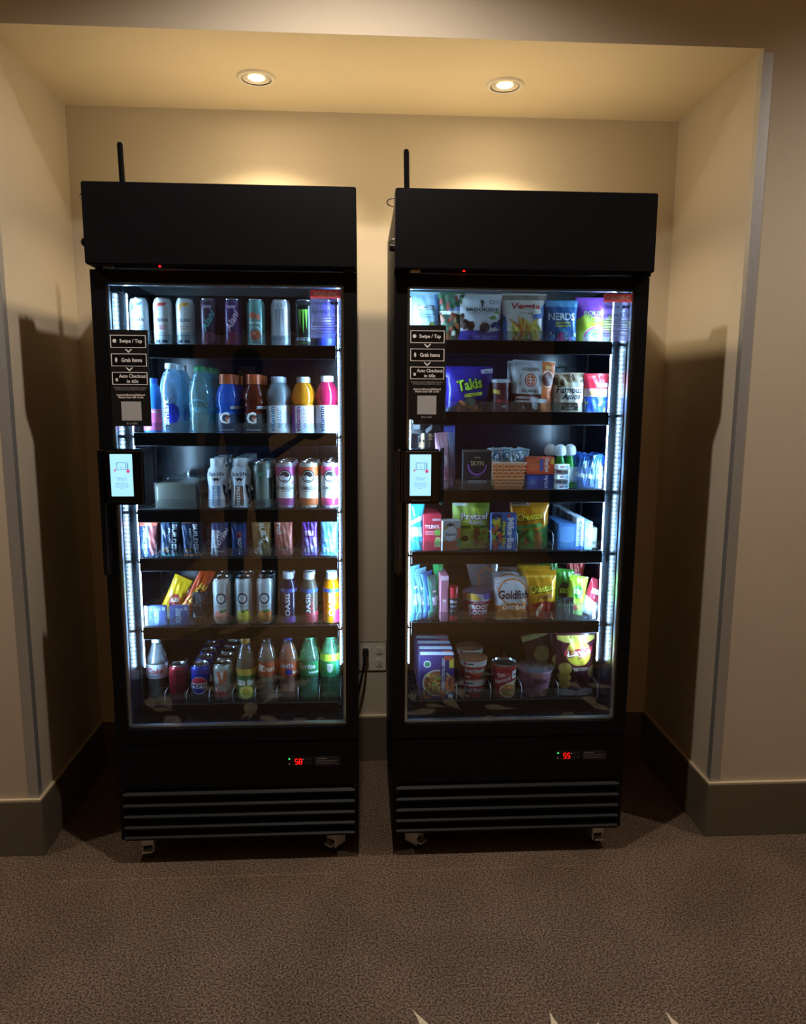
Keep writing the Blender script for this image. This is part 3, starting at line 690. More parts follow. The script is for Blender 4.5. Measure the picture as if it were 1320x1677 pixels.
# ---- left cooler, top shelf: slim energy drink cans
gL1 = 'slim energy drink cans on the top shelf'
def swoosh(c): return [RING(.02, .78, .32, .12, .42, c, 14, 50, 210), G([(-.05, .88), (.34, .91), (.2, .84), (-.05, .83)], c)]
def celsius(c1, flav, c2): return swoosh(c1)+[T('CELSIUS', 0, .55, .74, .065, '141a22', b=.03), T(flav, 0, .40, .62, .09, c2, sh=.2, b=.02), R(-.35, .28, .35, .30, '9aa4ac'), R(-.3, .23, .3, .25, '9aa4ac'), R(-.36, .09, -.1, .15, '3a4450'), R(.02, .09, .3, .15, '3a4450'), R(-.95, .14, .95, .145, 'b9c2c8')]
can('white slim can with grey-blue swoosh beside the left light strip', -.679, 'L', 0, .058, .150, 'd5dde4', celsius('5d7488', 'ARCTIC', '4a6a90'), group=gL1)
can('white slim can with red swoosh and red fruit lettering', -.606, 'L', 0, .058, .150, 'e6e8e8', celsius('d8483c', 'PEACH\nVIBE', 'd0504a'), group=gL1)
can('white slim can with orange-yellow swoosh on the top shelf', -.538, 'L', 0, .058, .150, 'e4e6e4', celsius('e8a02c', 'Tropical\nVibe', 'c8803c'), group=gL1)
def alani(c, s): return [T('Alani', .02, .55, 1.25, .15, c, rot=62, sh=.3, b=.02), R(-.95, .93, .95, .945, '30283a'), E(.1, .2, .3, .12, s), E(-.2, .12, .22, .09, s), R(-.22, .80, .22, .86, 'b8a8c0')]
can('dark purple slim can with teal diagonal script', -.466, 'L', 0, .056, .150, '4a3448', alani('58b0a8', '7a3a50'), group=gL1)
can('violet slim can with pale pink diagonal script', -.393, 'L', 0, .056, .150, '5a3568', alani('e6c4d8', '8a2c4c'), group=gL1)
can('teal slim can with orange peach pictures', -.322, 'L', 0, .057, .150, '7fb8ae', [E(-.12, .66, .22, .07, 'd8765a'), E(.16, .63, .16, .055, 'd8765a'), E(.02, .26, .28, .11, 'd86a44'), E(-.05, .30, .1, .03, 'f0a88a'), RING(.02, .28, .36, .16, .08, 'e8eee8'), R(-.36, .5, .36, .53, 'cfe4dc'), R(-.95, .06, .95, .09, 'd0e4dc')], group=gL1)
def claws(c):
    o = []
    for k, (u, l) in enumerate(((-.17, .40), (.0, .30), (.17, .38))):
        o.append(G([(u-.09, .80), (u+.06, .80), (u+.05, .66), (u+.02, l+.12), (u+.01, l), (u-.03, l+.16), (u-.05, .62)], c))
    return o
can('white tall can with silver claw marks beside the black can', -.246, 'L', 0, .062, .150, 'e2e4e6', claws('9aa2a8')+[T('MONSTER', 0, .19, .8, .07, '8a9298', b=.01), RING(0, .87, .12, .045, .25, '7a8288')], group=gL1)
can('black tall can with green claw marks on the top shelf', -.174, 'L', 0, .060, .150, '181a1c', claws('7ed348')+[T('MONSTER', 0, .19, .8, .075, 'e8eaea', b=.01), T('ENERGY', 0, .11, .5, .035, '7ed348')], group=gL1)
can('blue and violet can behind the warning sticker', -.105, 'L', 0, .058, .150, '5a58b8', [R(-.95, .0, .95, .35, '3c48d0'), T('ZERO', 0, .6, .6, .1, 'e0e0f0', b=.02)], group=gL1)

# ---- left cooler, second shelf: bottles
gL2 = 'water and vitamin drink bottles on the second shelf'
WATER = clear_mat('water_bottle_plastic', 'd4ecfa', body=.30, bodycol='b8dcf4', refl0=.10, rough=.08)
TEALW = clear_mat('teal_bottle_plastic', 'c4ecee', body=.28, bodycol='a8dce0', refl0=.10, rough=.08)
PB = [(.80, 0), (.96, .012), (1, .03), (1, .30), (.96, .34), (.96, .46), (1, .5), (1, .62), (.93, .72), (.72, .82), (.46, .885), (.42, .93)]
bottle('tall blue bottle mostly hidden behind the black instruction sign', -.648, 'L', 1, .066, .175, PB, paint('3f86d8', .12, 0, .3), [T('aqua', 0, .4, .6, .1, W_)], (.06, .45, 'd86aa8'), '2f62d0', group=gL2)
SM = [(.86, 0), (.97, .01), (.99, .03), (.97, .36), (.99, .50), (1, .58), (.97, .66), (.86, .76), (.64, .85), (.44, .905), (.42, .94)]
bottle('clear tall water bottle with blue oval mark and white cap', -.592, 'L', 1, .074, .222, SM, WATER, [E(.1, .29, .34, .14, '2438b8'), T('smart', -.12, .31, .2, .36, W_, rot=90, b=.02)], None, 'dfeaf2', group=gL2, n=2, desc='clear tall water bottle with white cap', name='water_bottle')
DS = [(.78, 0), (.97, .012), (1, .04), (.94, .12), (.99, .2), (.93, .30), (.96, .42), (1, .52), (.97, .62), (.80, .76), (.55, .86), (.42, .91), (.40, .945)]
bottle('clear ribbed water bottle with green cap', -.503, 'L', 1, .078, .214, DS, TEALW, [T('DASANI', -.05, .36, .8, .075, '7fc0d0', b=.02), RING(-.05, .36, .46, .15, .06, '8fc8d8', 24, 20, 160)], None, '2f9a62', group=gL2, n=3, desc='clear ribbed water bottle with green cap', name='water_bottle')
GT = [(.80, 0), (.97, .012), (1, .04), (1, .34), (.90, .38), (.90, .42), (1, .47), (1.02, .56), (.96, .66), (.78, .76), (.60, .82), (.58, .86)]
def gator(c): return [T('G', -.08, .27, .42, .2, W_, b=.03), G([(-.0, .34), (.12, .25), (.02, .25), (.06, .18), (-.06, .27), (.02, .275)], 'c86a2a'), R(.16, .42, .7, .47, 'd8dce0'), R(-.3, .06, .3, .08, '9aa4b0')]
gG = 'sports drink bottles with orange caps'
bottle('blue sports drink bottle with orange cap, front of its row', -.417, 'L', 1, .078, .189, GT, paint('2f6fe0', .1, 0, .35), gator('') , (.03, .34, '2a3a5c'), 'd8662e', group=gG, n=2, desc='blue sports drink bottle with orange cap', capr=.66)
bottle('dark red sports drink bottle with orange cap, front of its row', -.334, 'L', 1, .076, .189, GT, paint('7a2c1e', .1, 0, .35), gator(''), (.03, .34, '33302f'), 'd8662e', group=gG, n=2, desc='dark red sports drink bottle with orange cap', capr=.66)
VW = [(.84, 0), (.97, .01), (1, .03), (1, .49), (.90, .52), (.90, .55), (1.0, .60), (1.0, .68), (.90, .77), (.68, .86), (.50, .90), (.48, .92)]
def vw(c1, c2): return [R(-.62, .03, -.16, .50, c1), R(-.16, .03, 1.2, .50, 'e6eaee'), T('vitamin', -.26, .26, .2, .42, W_ if c2 else '3f8ac0', rot=90, b=.02), T('water', .02, .27, .2, .36, '8a96a6', rot=90), R(.3, .1, .42, .4, 'aab4c0'), RING(.45, .34, .35, .12, .06, 'b4bec8', 16, 180, 300)]
def vw2(bandc, txtc, t2): return [R(-.75, .02, .95, .50, 'e6eaee'), R(-.8, .02, -.34, .50, bandc), T('vitamin', -.2, .26, .22, .44, txtc, rot=90, b=.03), T('water', .08, .28, .2, .36, t2, rot=90), R(.34, .1, .44, .4, 'aab4c0')]
gV = 'vitamin drink bottles with pale caps'
bottle('grey clear vitamin drink bottle with blue lettering', -.260, 'L', 1, .074, .183, VW, paint('93a0a6', .12, 0, .35), vw2('c8dce8', '2f8ac0', '7fb0cc'), (.02, .50, 'dfe6ea'), 'dfe8f0', group=gV, n=1, desc='grey clear vitamin drink bottle', capr=.57)
bottle('orange vitamin drink bottle with purple label band', -.180, 'L', 1, .074, .183, VW, paint('f09a1c', .12, 0, .35), vw2('a048b8', 'a03cb0', 'b89ac8'), (.02, .50, 'dfe6ea'), 'dfe8f0', group=gV, n=1, desc='orange vitamin drink bottle', capr=.57)
bottle('crimson vitamin drink bottle with dark violet lettering', -.104, 'L', 1, .074, .186, VW, paint('c02050', .12, 0, .35), vw2('e8e0ec', '40306a', '9a94b4'), (.02, .50, 'dfe6ea'), 'dfe8f0', group=gV, n=1, desc='crimson vitamin drink bottle', capr=.57)

# ---- left cooler, third shelf
gL3 = 'cans and milk bottles on the third shelf'
bx = carton('flat tan box wrapped in clear film beside the terminal', -.585, 'L', 2, .128, .078, .16, '6c6454', [R(-.44, .08, .44, .92, '625c4e'), RING(0, .42, .34, .24, .1, '5c5850', 30), T('BAKERY', 0, .42, .4, .12, '5c5850', b=.01), RING(0, .42, .44, .32, .04, '5c5850', 30), R(-.46, .3, -.43, .9, 'b8b4a8')], y=.055, name='wrapped_box')
fm = MB().box(-.0685, .0685, -.004, .166, 0, .084).mesh('film', clear_mat('crinkled_film', 'f4f8fa', body=.015, refl0=.06, rough=.15), .003, 2); obj('film_wrap', fm, bx)
ab = thing('acrylic_tray', 'clear acrylic tray behind the wrapped tan box', 'tray', (-.56, .235, SHZ['L'][2]))
for nm, a in (('tray_floor', (-.06, .06, 0, .15, 0, .003)), ('tray_wall', (-.06, .06, 0, .002, .003, .088)), ('tray_wall', (-.06, .06, .148, .15, .003, .088)), ('tray_wall', (-.06, -.058, .002, .148, .003, .088)), ('tray_wall', (.058, .06, .002, .148, .003, .088))):
    obj(nm, MB().box(*a).mesh(nm, ACRYL), ab)
ML = [(.84, 0), (.97, .01), (1, .03), (1, .22), (.93, .34), (.93, .44), (1, .58), (1, .68), (.90, .77), (.66, .85), (.62, .88)]
def milk(c): return [T('fairlife', 0, .70, .8, .085, '20242c', b=.01), E(0, .585, .12, .04, K_), G([(-.24, .63), (-.1, .6), (.1, .6), (.24, .63), (.1, .57), (-.1, .57)], K_), E(0, .54, .06, .04, 'e8d8d0'),
    R(-.24, .06, .18, .46, c), T('PROTEIN', -.06, .26, .16, .36, W_, rot=-90, b=.02), G([(.3, .5), (.5, .44), (.42, .34), (.6, .25), (.4, .2), (.34, .36)], K_), G([(.5, .2), (.66, .16), (.5, .05), (.4, .1)], K_), G([(-.5, .2), (-.62, .3), (-.7, .1)], K_)]
gM = 'white milk bottles on the third shelf'
bottle('white milk shake bottle with blue-grey label and cow print', -.455, 'L', 2, .068, .160, ML, paint('e3e9ee', .35), milk('7a94b4'), None, 'dfe6ec', group=gM, n=2, desc='white milk shake bottle with blue-grey label', name='milk_bottle')
bottle('white milk shake bottle with brown label and cow print', -.383, 'L', 2, .068, .160, ML, paint('e3e9ee', .35), milk('7a5644'), None, 'dfe6ec', group=gM, n=3, desc='white milk shake bottle with brown label', name='milk_bottle')
can('grey-brown coffee can with round green emblem', -.313, 'L', 2, .062, .150, '6f7468', [RING(-.05, .74, .22, .085, .14, '2f6a4c', 26), E(-.05, .74, .17, .065, '3f7a5c'), G([(-.12, .70), (-.05, .79), (.02, .70), (-.05, .72)], 'd8e4dc'), R(.3, .66, .9, .84, 'cfd6d8'), R(-.4, .1, .4, .14, '4a4c48')], group=gL3, n=2, desc='grey-brown coffee can')
def kom(c): return [R(-.95, .70, .95, .90, c), R(-.95, .22, .95, .70, 'dfe2dc'), R(-.95, .06, .95, .22, c), E(0, .70, .34, .14, '1c2026'), RING(0, .70, .28, .115, .1, 'e0e0dc', 26), G([(-.26, .69), (-.1, .72), (.1, .68), (.26, .70), (.2, .62), (-.2, .62)], 'd8dcd8'), T('KOMBUCHA', 0, .44, .94, .075, '2a3036', b=.03), R(-.3, .37, .3, .385, '8a9094'), R(.38, .52, .46, .6, c)]
gK = 'kombucha cans on the third shelf'
can('magenta and cream kombucha can with black round emblem', -.240, 'L', 2, .064, .150, 'b0a8b0', kom('b03a80'), group=gK, n=2, desc='magenta and cream kombucha can')
can('orange and cream kombucha can with black round emblem', -.166, 'L', 2, .064, .150, 'b8aca0', kom('c8602c'), group=gK, n=2, desc='orange and cream kombucha can')
can('pink and cream kombucha can beside right light strip', -.095, 'L', 2, .064, .151, 'b8a8b0', kom('c83c6c'), group=gK, n=2, desc='pink and cream kombucha can')

# ---- left cooler, fourth shelf: upright bars
gB = 'wrapped protein bars on the fourth shelf'
def bar(label, x, w, col, items, n=3, desc=None, seed=1, rz=0, roll=0):
    return pouch(label, x, 'L', 3, w, .124, .020, col, items, y=.05, rz=rz, roll=roll, group=gB, seed=seed, stand=False, n=n, desc=desc, step=.024, name='protein_bar', cat='snack bar', top=.06, lean=-.04)
bar('navy bar with orange-red top beside the left light strip', -.680, .064, '33486c', [R(-.5, .82, .5, 1, 'c8604a'), R(.1, .05, .5, .8, '8a4a4a'), T('BUILDERS', -.1, .42, .2, .7, 'aab8cc', rot=90, b=.02)], 2, 'navy bar with orange-red top', 2)
def bld(c): return [T('BUILDERS', .22, .46, .24, .8, 'd4dce4', rot=-90, b=.03), T('PROTEIN', -.05, .5, .12, .5, 'b4c0cc', rot=-90, b=.02), R(-.46, .0, .46, .07, c), R(-.46, .9, .46, 1, c), E(-.22, .18, .2, .07, '8a6a50')]
bar('navy bar with vertical white lettering and teal ends', -.610, .064, '1f2f4c', bld('2f7a80'), 3, 'navy bar with teal ends', 3, roll=.03)
bar('navy bar with vertical white lettering and orange ends', -.537, .062, '1f3050', bld('c87a4a'), 3, 'navy bar with orange ends', 4, roll=-.05)
bar('blue and white bar left of the plain blue bar', -.455, .056, '3a4a78', [R(-.5, .0, -.08, .7, 'c8ccd4'), T('PURE\nPROTEIN', -.02, .48, 1.5, .24, 'f0f0f4', rot=60, sh=.2, b=.03), R(-.2, .12, .3, .16, 'd0d4dc')], 2, 'blue and white bar', 5, roll=.05)
bar('deep blue bar with white vertical lettering and red seal', -.391, .050, '28407c', [T('PROTEIN', .08, .3, .26, .5, 'e8ecf2', rot=-90, b=.03), E(.05, .58, .18, .08, '9a3a3a'), R(-.4, .84, .4, .98, '1c2434')], 2, 'deep blue bar', 6)
bar('tan bar with white slanted lettering', -.320, .060, 'a5824f', [T('BUILT', .12, .64, 1.1, .15, 'f0ece4', rot=-75, sh=.2, b=.03), T('puff', -.1, .26, .85, .13, 'f0ece4', rot=60, b=.03), blobs(3, 1, (-.1, .1, .2, .2), .2, ['e4dccc'])[0]], 2, 'tan bar', 7)
bar('coral pink bar with white vertical lettering', -.249, .058, 'c9786a', [T('rel!', -.2, .74, .34, .3, 'f4e8e4', rot=-90, b=.03), R(.05, .5, .25, .9, 'd89a8c'), T('snack', 0, .2, .6, .1, 'f4e8e4', sh=.3)], 2, 'coral pink bar', 8)
bar('purple bar with lilac lower half', -.165, .050, '7a4ab0', [R(-.5, 0, .5, .5, 'a07cd0'), E(.0, .82, .22, .09, '4a2c80'), R(-.3, .55, .3, .68, 'd8b8e0'), T('rel!', 0, .2, .6, .2, 'efe4f6', b=.02)], 2, 'purple bar', 9)
bar('light blue bar beside the right light strip', -.101, .056, '6fb4dc', [E(.05, .74, .24, .12, '4a88b4'), T('rel!', .0, .2, .6, .2, 'e4f0f6', b=.02), R(-.4, .4, .4, .44, 'a8d8ee')], 2, 'light blue bar', 10)

# ---- left cooler, fifth shelf
z5 = SHZ['L'][4]
def open_bin(label, x, y, z, w, d, h, m=ACRYL, name='acrylic_bin', cat='bin', t_=.002):
    t = thing(name, label, cat, (x, y, z))
    obj('bin_floor', MB().box(-w/2, w/2, 0, d, 0, t_).mesh('bin_floor', m), t)
    for a in ((-w/2, w/2, 0, t_, t_, h), (-w/2, w/2, d-t_, d, t_, h), (-w/2, -w/2+t_, t_, d-t_, t_, h), (w/2-t_, w/2, t_, d-t_, t_, h)): obj('bin_wall', MB().box(*a).mesh('bin_wall', m), t)
    return t
open_bin('clear acrylic bin holding blue candy boxes and bars', -.626, .04, z5, .150, .30, .07)
def smart(): return [R(-.48, .0, .48, 1, '2c54a8'), T('Smarties', .02, .5, .4, .8, 'e8eef4', rot=-90, b=.03, sh=.1), R(.3, .78, .46, .96, 'c8d4e0')]+blobs(5, 7, (-.4, .1, .4, .9), .05, ['5a9ad8', '88b8e0', 'd8a030', 'd84a4a'])
carton('blue candy box at the left of the clear bin', -.657, 'L', 4, .056, .064, .02, '2c54a8', smart(), y=.046, z=z5+.0025, name='candy_box')
carton('blue candy box at the right of the clear bin', -.588, 'L', 4, .060, .064, .02, '24489c', smart(), y=.046, z=z5+.0025, name='candy_box')
pouch('yellow crinkled candy bag leaning out of the bin', -.642, 'L', 4, .062, .15, .022, 'e8b820', [E(.05, .45, .3, .16, 'a83a30'), T('JUB', .05, .45, .4, .13, 'f0e8d0', b=.03, rot=20), R(-.5, .0, .5, .16, 'd8c8b0')], y=.085, roll=.42, lean=-.12, seed=21, stand=False, z=z5+.012, name='candy_bag', rough=.22)
pouch('orange-red long candy bag leaning out of the bin', -.588, 'L', 4, .05, .185, .02, 'd04a1c', [T('REESE', 0, .45, 2.0, .14, 'f0c030', rot=75, b=.02), R(-.5, 0, .5, .12, 'a83014')], y=.09, roll=.5, lean=-.15, seed=22, stand=False, z=z5+.012, name='candy_bag', rough=.22)
for i in range(7):
    lab = ['nearest dark silver packet right of the acrylic bin', 'second dark silver packet right of the bin', 'third dark silver packet right of the bin', 'fourth dark silver packet right of the bin', 'fifth dark silver packet right of the bin', 'sixth dark silver packet right of the bin', 'rearmost dark silver packet right of the bin'][i]
    pouch(lab, -.535+.006*(i % 3), 'L', 4, .052, .105, .012, '60646e', [R(-.3, .2, .3, .24, '8a8e98'), R(-.4, .55, .2, .62, '6a6e78')], y=.06+.03*i, roll=.18+.05*(i % 2), lean=-.08, seed=30+i, stand=False, z=z5, name='foil_packet', cat='packet', rough=.2, metal=.7, group='dark foil packets beside the bin', rz=.9)
def puri(c, c2): return [E(0, .57, .3, .125, '3a3c46'), E(0, .57, .2, .083, 'd8dcd4'), E(-.06, .59, .03, .014, '3a3c46'), E(.06, .59, .03, .014, '3a3c46'), R(-.08, .545, .08, .552, '3a3c46'), T('SPARKLING ORGANIC\nBEVERAGE', 0, .40, .7, .05, '4a4e58'), R(-.95, .04, .95, .16, c), E(-.1, .21, .3, .09, c2), E(.2, .22, .26, .08, c), E(.02, .29, .12, .03, '4a7a3a'), E(.2, .31, .1, .025, '5a8a3a')]
gP = 'tall white cans with dark sun emblem'
can('tall white can with sun emblem and pink peach fruit', -.453, 'L', 4, .060, .156, 'cfd4d2', puri('d8a088', 'e0806a'), group=gP, n=3, desc='tall white can with pink peach fruit')
can('tall white can with sun emblem and yellow lemon fruit', -.384, 'L', 4, .060, .156, 'cdd4d2', puri('d8c040', 'e0d060'), group=gP, n=3, desc='tall white can with yellow lemon fruit')
can('tall white can with sun emblem and orange fruit', -.313, 'L', 4, .060, .156, 'cdd2d0', puri('c87030', 'e09a40'), group=gP, n=3, desc='tall white can with orange fruit')
OA = [(.86, 0), (.98, .01), (1, .03), (1, .62), (.97, .70), (.80, .80), (.60, .86), (.58, .89)]
def oas(c): return [R(-.95, .62, .95, .69, c), T('OASIS', -.02, .38, .28, .46, 'eef0f2', rot=90, b=.03)]
gO = 'juice bottles with white caps on the fifth shelf'
bottle('dark purple juice bottle with blue neck band', -.237, 'L', 4, .058, .174, OA, paint('241c38', .1, 0, .2), oas('2c4a9a')+[R(-.5, .02, .5, .14, '5a3a80')], None, 'e4ecf2', group=gO, n=1, desc='dark purple juice bottle', capr=.66)
bottle('clear juice bottle with red lower half', -.170, 'L', 4, .058, .172, OA, paint('6a6050', .1, 0, .3), oas('3a62b8')+[R(-1.2, .02, 1.2, .22, '9a2c3c')]+blobs(8, 8, (.1, .2, .5, .5), .1, ['a83040', 'c04848'], .33), None, 'e4ecf2', group=gO, n=1, desc='clear juice bottle with red lower half', capr=.66)
bottle('bright orange juice bottle with blue neck band', -.095, 'L', 4, .058, .172, OA, paint('f5a012', .1, 0, .35), oas('3a62b8')+[R(.1, .02, .9, .28, 'd0305c'), E(.3, .46, .22, .08, 'e06020')], None, 'e4ecf2', group=gO, n=1, desc='bright orange juice bottle', capr=.66)

# ---- left cooler, bottom shelf
CO = [(.60, 0), (.86, .008), (.98, .03), (1, .06), (.95, .18), (.93, .30), (1, .42), (1.02, .50), (1, .60), (.88, .70), (.62, .81), (.42, .88), (.36, .91), (.36, .93)]
gS = 'soft drink bottles on the bottom shelf'
CLRB = clear_mat('soda_bottle_plastic', 'e6eef2', body=.08, refl0=.09, rough=.06)
GRNB = clear_mat('green_soda_plastic', 'a8e4bc', body=.22, bodycol='8fd8b0', refl0=.09, rough=.06)
COLA = mat('cola_liquid', '150c0a', .2); ORL = paint('d8702c', .15, 0, .4); TEAL = paint('8a6a34', .15, 0, .4)
bottle('dark cola bottle with silver label at the far left', -.675, 'L', 5, .070, .222, CO, CLRB, [T('Coke', .0, .505, .8, .09, 'b8303c', sh=.3, b=.02), T('Diet', -.2, .56, .3, .03, 'b8303c'), R(-.3, .42, .4, .43, '8a929c')], (.38, .60, 'b9c0ca'), 'd4dce4', group=gS, liquid=(.66, COLA), capr=.42)
can('dark red cola can with black script', -.605, 'L', 5, .065, .126, '8c1f2c', [T('Coca-Cola', .0, .5, .4, .8, '16080a', rot=90, sh=.3, b=.02), R(.36, .1, .46, .3, 'b8a0a4')], metal=.3, group='short soda cans on the bottom shelf')
can('blue cola can with round red white blue emblem', -.534, 'L', 5, .065, .127, '2438a0', [R(-.95, .0, .95, .5, '14161e'), E(0, .46, .46, .24, 'e8ecf0', 26), ('p', [(.42*math.cos(q*PI/12), .50+.19*math.sin(q*PI/12)) for q in range(13)], 'c8283a'), ('p', [(.42*math.cos(PI+q*PI/12), .42+.18*math.sin(PI+q*PI/12)) for q in range(13)], '16246a'), R(-.45, .385, .45, .52, 'eef0f2'), T('PEPSI', 0, .452, .78, .1, '101218', b=.04)], group='short soda cans on the bottom shelf', n=4, desc='blue cola can', metal=.3)
can('silver soda can with red and orange lettering', -.459, 'L', 5, .065, .129, 'b4b8ac', [G([(-.3, .8), (.35, .85), (.25, .55), (-.1, .5)], 'cf6a48'), G([(-.1, .8), (.1, .82), (.05, .56)], 'e8e4dc'), T('MTN', -.05, .44, .6, .13, '8a5a4a', b=.01), T('dew', 0, .24, .85, .26, 'b02c34', sh=.2, b=.04), R(-.95, .03, .95, .08, '8a927a')], group='short soda cans on the bottom shelf', n=4, desc='silver soda can')
FZ = [(.62, 0), (.9, .008), (1, .03), (1, .50), (.96, .56), (.86, .66), (.64, .78), (.46, .87), (.42, .92)]
bottle('iced tea bottle with green lettered label and lemon', -.383, 'L', 5, .068, .218, FZ, CLRB, [R(-.95, .05, .95, .48, '5a8448'), R(-.95, .42, .95, .52, 'd8b44c'), T('fuze tea', 0, .32, 1.0, .12, 'f2f2ea', b=.04), E(.05, .15, .36, .11, 'd8c040'), RING(.05, .15, .28, .085, .15, 'f0e8a0')], (.05, .5, '5a8448'), 'c89a3c', group=gS, liquid=(.80, TEAL), capr=.48)
bottle('pale orange soda bottle with orange label', -.312, 'L', 5, .068, .228, CO, CLRB, [G([(-.4, .57), (-.1, .55), (-.2, .46), (-.45, .46)], 'f0d8c0'), T('Crush', .1, .50, .7, .08, 'f6ece0', sh=.2, b=.02)], (.38, .60, 'd8683c'), '2a2a30', group=gS, liquid=(.80, paint('b88a5a', .15, 0, .4)), capr=.42)
bottle('bright orange soda bottle with blue cap', -.242, 'L', 5, .070, .226, CO, CLRB, [T('FANTA', -.02, .54, .66, .075, '22348c', b=.05), T('FANTA', -.03, .545, .64, .065, 'f4f0ec', b=.02), E(.05, .45, .18, .05, '22348c'), R(.24, .42, .5, .46, 'f0e4d8')], (.38, .60, 'd8602a'), '2a3a9c', group=gS, liquid=(.82, ORL), capr=.42)
bottle('clear green-label soda bottle with green cap', -.172, 'L', 5, .070, .228, CO, GRNB, [T('Sprite', -.1, .52, .86, .1, 'f2f6f2', sh=.1, b=.03), R(.0, .42, .5, .45, 'dcece0')], (.38, .60, '2f9a5c'), '3cb070', group=gS, n=1, desc='clear green-label soda bottle', capr=.42)
bottle('green soda bottle with crest label at far right', -.102, 'L', 5, .071, .229, CO, GRNB, [R(-.95, .60, .95, .70, 'b4d83c'), G([(-.14, .56), (.14, .56), (.12, .46), (0, .42), (-.12, .46)], 'e4ece4'), T('CANADA\nDRY', 0, .51, .22, .05, 'b03030'), R(.3, .4, .5, .6, '5ac8b0')], (.36, .62, '2a9a5a'), '3cb070', group=gS, n=1, desc='green soda bottle with crest label', capr=.42)

# ---- right cooler, top shelf: large bags
gR1 = 'large snack bags on the top shelf'
pouch('light blue snack pouch at the top left', .205, 'R', 0, .098, .158, .045, 'a9cfe0', [R(-.3, .62, .4, .72, '54606c'), R(-.28, .635, .38, .705, 'd4e0e4'), T('SIMPLY', .05, .67, .5, .05, '2c3844', b=.02), R(-.3, .52, .35, .54, '6a8a9c'), R(-.3, .47, .25, .49, '6a8a9c'), G([(.3, .95), (.5, .95), (.5, .3), (.36, .3)], '6aa0d8')]+blobs(40, 8, (.1, .1, .45, .4), .07, ['b48a4c', 'd8b878', '8aa05c']), seed=40, rz=.1, group=gR1, lean=-.05)
pouch('green and red trail mix bag beside the light blue pouch', .287, 'R', 0, .088, .158, .04, '4a6650', [R(-.5, .8, .5, 1, '3a5c44'), R(-.5, .55, .5, .62, 'e0e0d8'), R(-.1, .62, .5, .7, '8890c8')]+blobs(41, 40, (-.5, 0, .5, .58), .075, ['7a4a30', '9a3c30', 'c89a6a', '5c3424', 'd8c8a8', 'a8582c'])+blobs(42, 12, (-.5, .68, .5, .95), .08, ['3f7a4a', '5a8a58', '2c5038', 'b04a3c']), seed=41, y=.06, rz=-.15, group=gR1)
BS = 'dfe2e2'
pouch('white chocolate pouch with purple foot and berry pictures', .374, 'R', 0, .150, .152, .05, BS, [E(.07, .83, .045, .05, '3a4434'), R(.05, .72, .085, .8, '3a3434'), T('BROOKSIDE', .08, .67, .72, .075, '2c2a30', b=.03), R(-.24, .595, .36, .603, '6a6a70'), RING(.27, .83, .05, .045, .3, '3a3a40'), R(.33, .79, .46, .87, 'b8bcc0'), G([(-.5, .0), (.5, .0), (.5, .26), (.2, .20), (-.2, .26), (-.5, .2)], '4a3a90'), T('DARK CHOCOLATE\nBLUEBERRY', .12, .10, .5, .08, 'c8c4e0')]
      + blobs(43, 9, (-.42, .28, -.12, .52), .085, ['4a2c20', '3c2218', '5c3a28'])+[E(.12, .30, .11, .1, '4a2c20'), E(.12, .29, .06, .06, '1c2440')]+blobs(44, 6, (.26, .28, .46, .45), .07, ['2c3468', '3a4480', '26305c'])+[G([(.2, .5), (.34, .56), (.4, .48), (.28, .46)], '6a9a3c'), G([(.3, .6), (.42, .66), (.46, .58)], '7aa84a')], seed=43, group=gR1, top=.05, rough=.35)
pouch('cream chip bag with red script and yellow straws', .519, 'R', 0, .146, .156, .06, 'd9d3c4', [R(-.5, .86, .5, 1, '8a7a68'), G([(-.5, .0), (-.36, 0), (-.42, .5), (-.5, .6)], '3f68a8'), G([(.5, .0), (.38, 0), (.42, .4), (.36, .7), (.5, .84)], '4a78b8'), T('Veggie', .02, .72, .66, .16, 'b03a2a', sh=.15, b=.04), T('Straws', .02, .6, .34, .06, '6a7a3c', sh=.2), G([(.18, .56), (.42, .6), (.42, .5), (.18, .47)], '4a70b0'), T('Straws', .06, .06, .7, .13, 'b03a2a', sh=.15, b=.04)]+sticks(45, 34, (-.28, .16, .32, .42), .16, .022, ['d8b23c', 'c88a2c', 'e0c860', 'a8a044', 'c8702c'], 1, .5, 2.6), seed=44, group=gR1)
pouch('blue gummy candy bag with white bubbly lettering', .638, 'R', 0, .108, .136, .045, '2c5c94', [T('NERDS', .0, .60, .84, .2, '16305c', b=.07), T('NERDS', -.01, .61, .82, .18, 'e8eef2', b=.03), T('gummy\nclusters', .02, .43, .5, .12, 'd8c83c', b=.02), E(0, .14, .14, .12, 'b03050'), E(0, .1, .09, .08, 'd85a70')]+blobs(46, 14, (-.48, .0, .48, .28), .07, ['88b8d8', '5a8cc0', 'd8e4ec', 'c04a8a', '3aa0c8'])+[R(-.5, .84, .5, 1, '5a9ac8')], seed=45, group=gR1)
pouch('purple and lime sour candy bag behind the warning sticker', .750, 'R', 0, .138, .146, .05, '8a4ab4', [G([(-.5, .0), (.5, .0), (.5, .8), (.2, .5), (-.3, .62), (-.5, .5)], 'b8cc3c'), T('SOUR\nSUR', -.08, .58, .5, .24, '4a5a9a', b=.05), T('SOUR\nSUR', -.085, .585, .48, .22, 'c4e06c', b=.02), E(.0, .14, .32, .24, 'd8c8d0')]+[RING(0, .14, .3-.06*k, .22-.045*k, .15, ['d86a8a', '6ab0d8', 'e0d04a', '88c860'][k % 4], 20, 0, 180) for k in range(4)], seed=46, group=gR1)

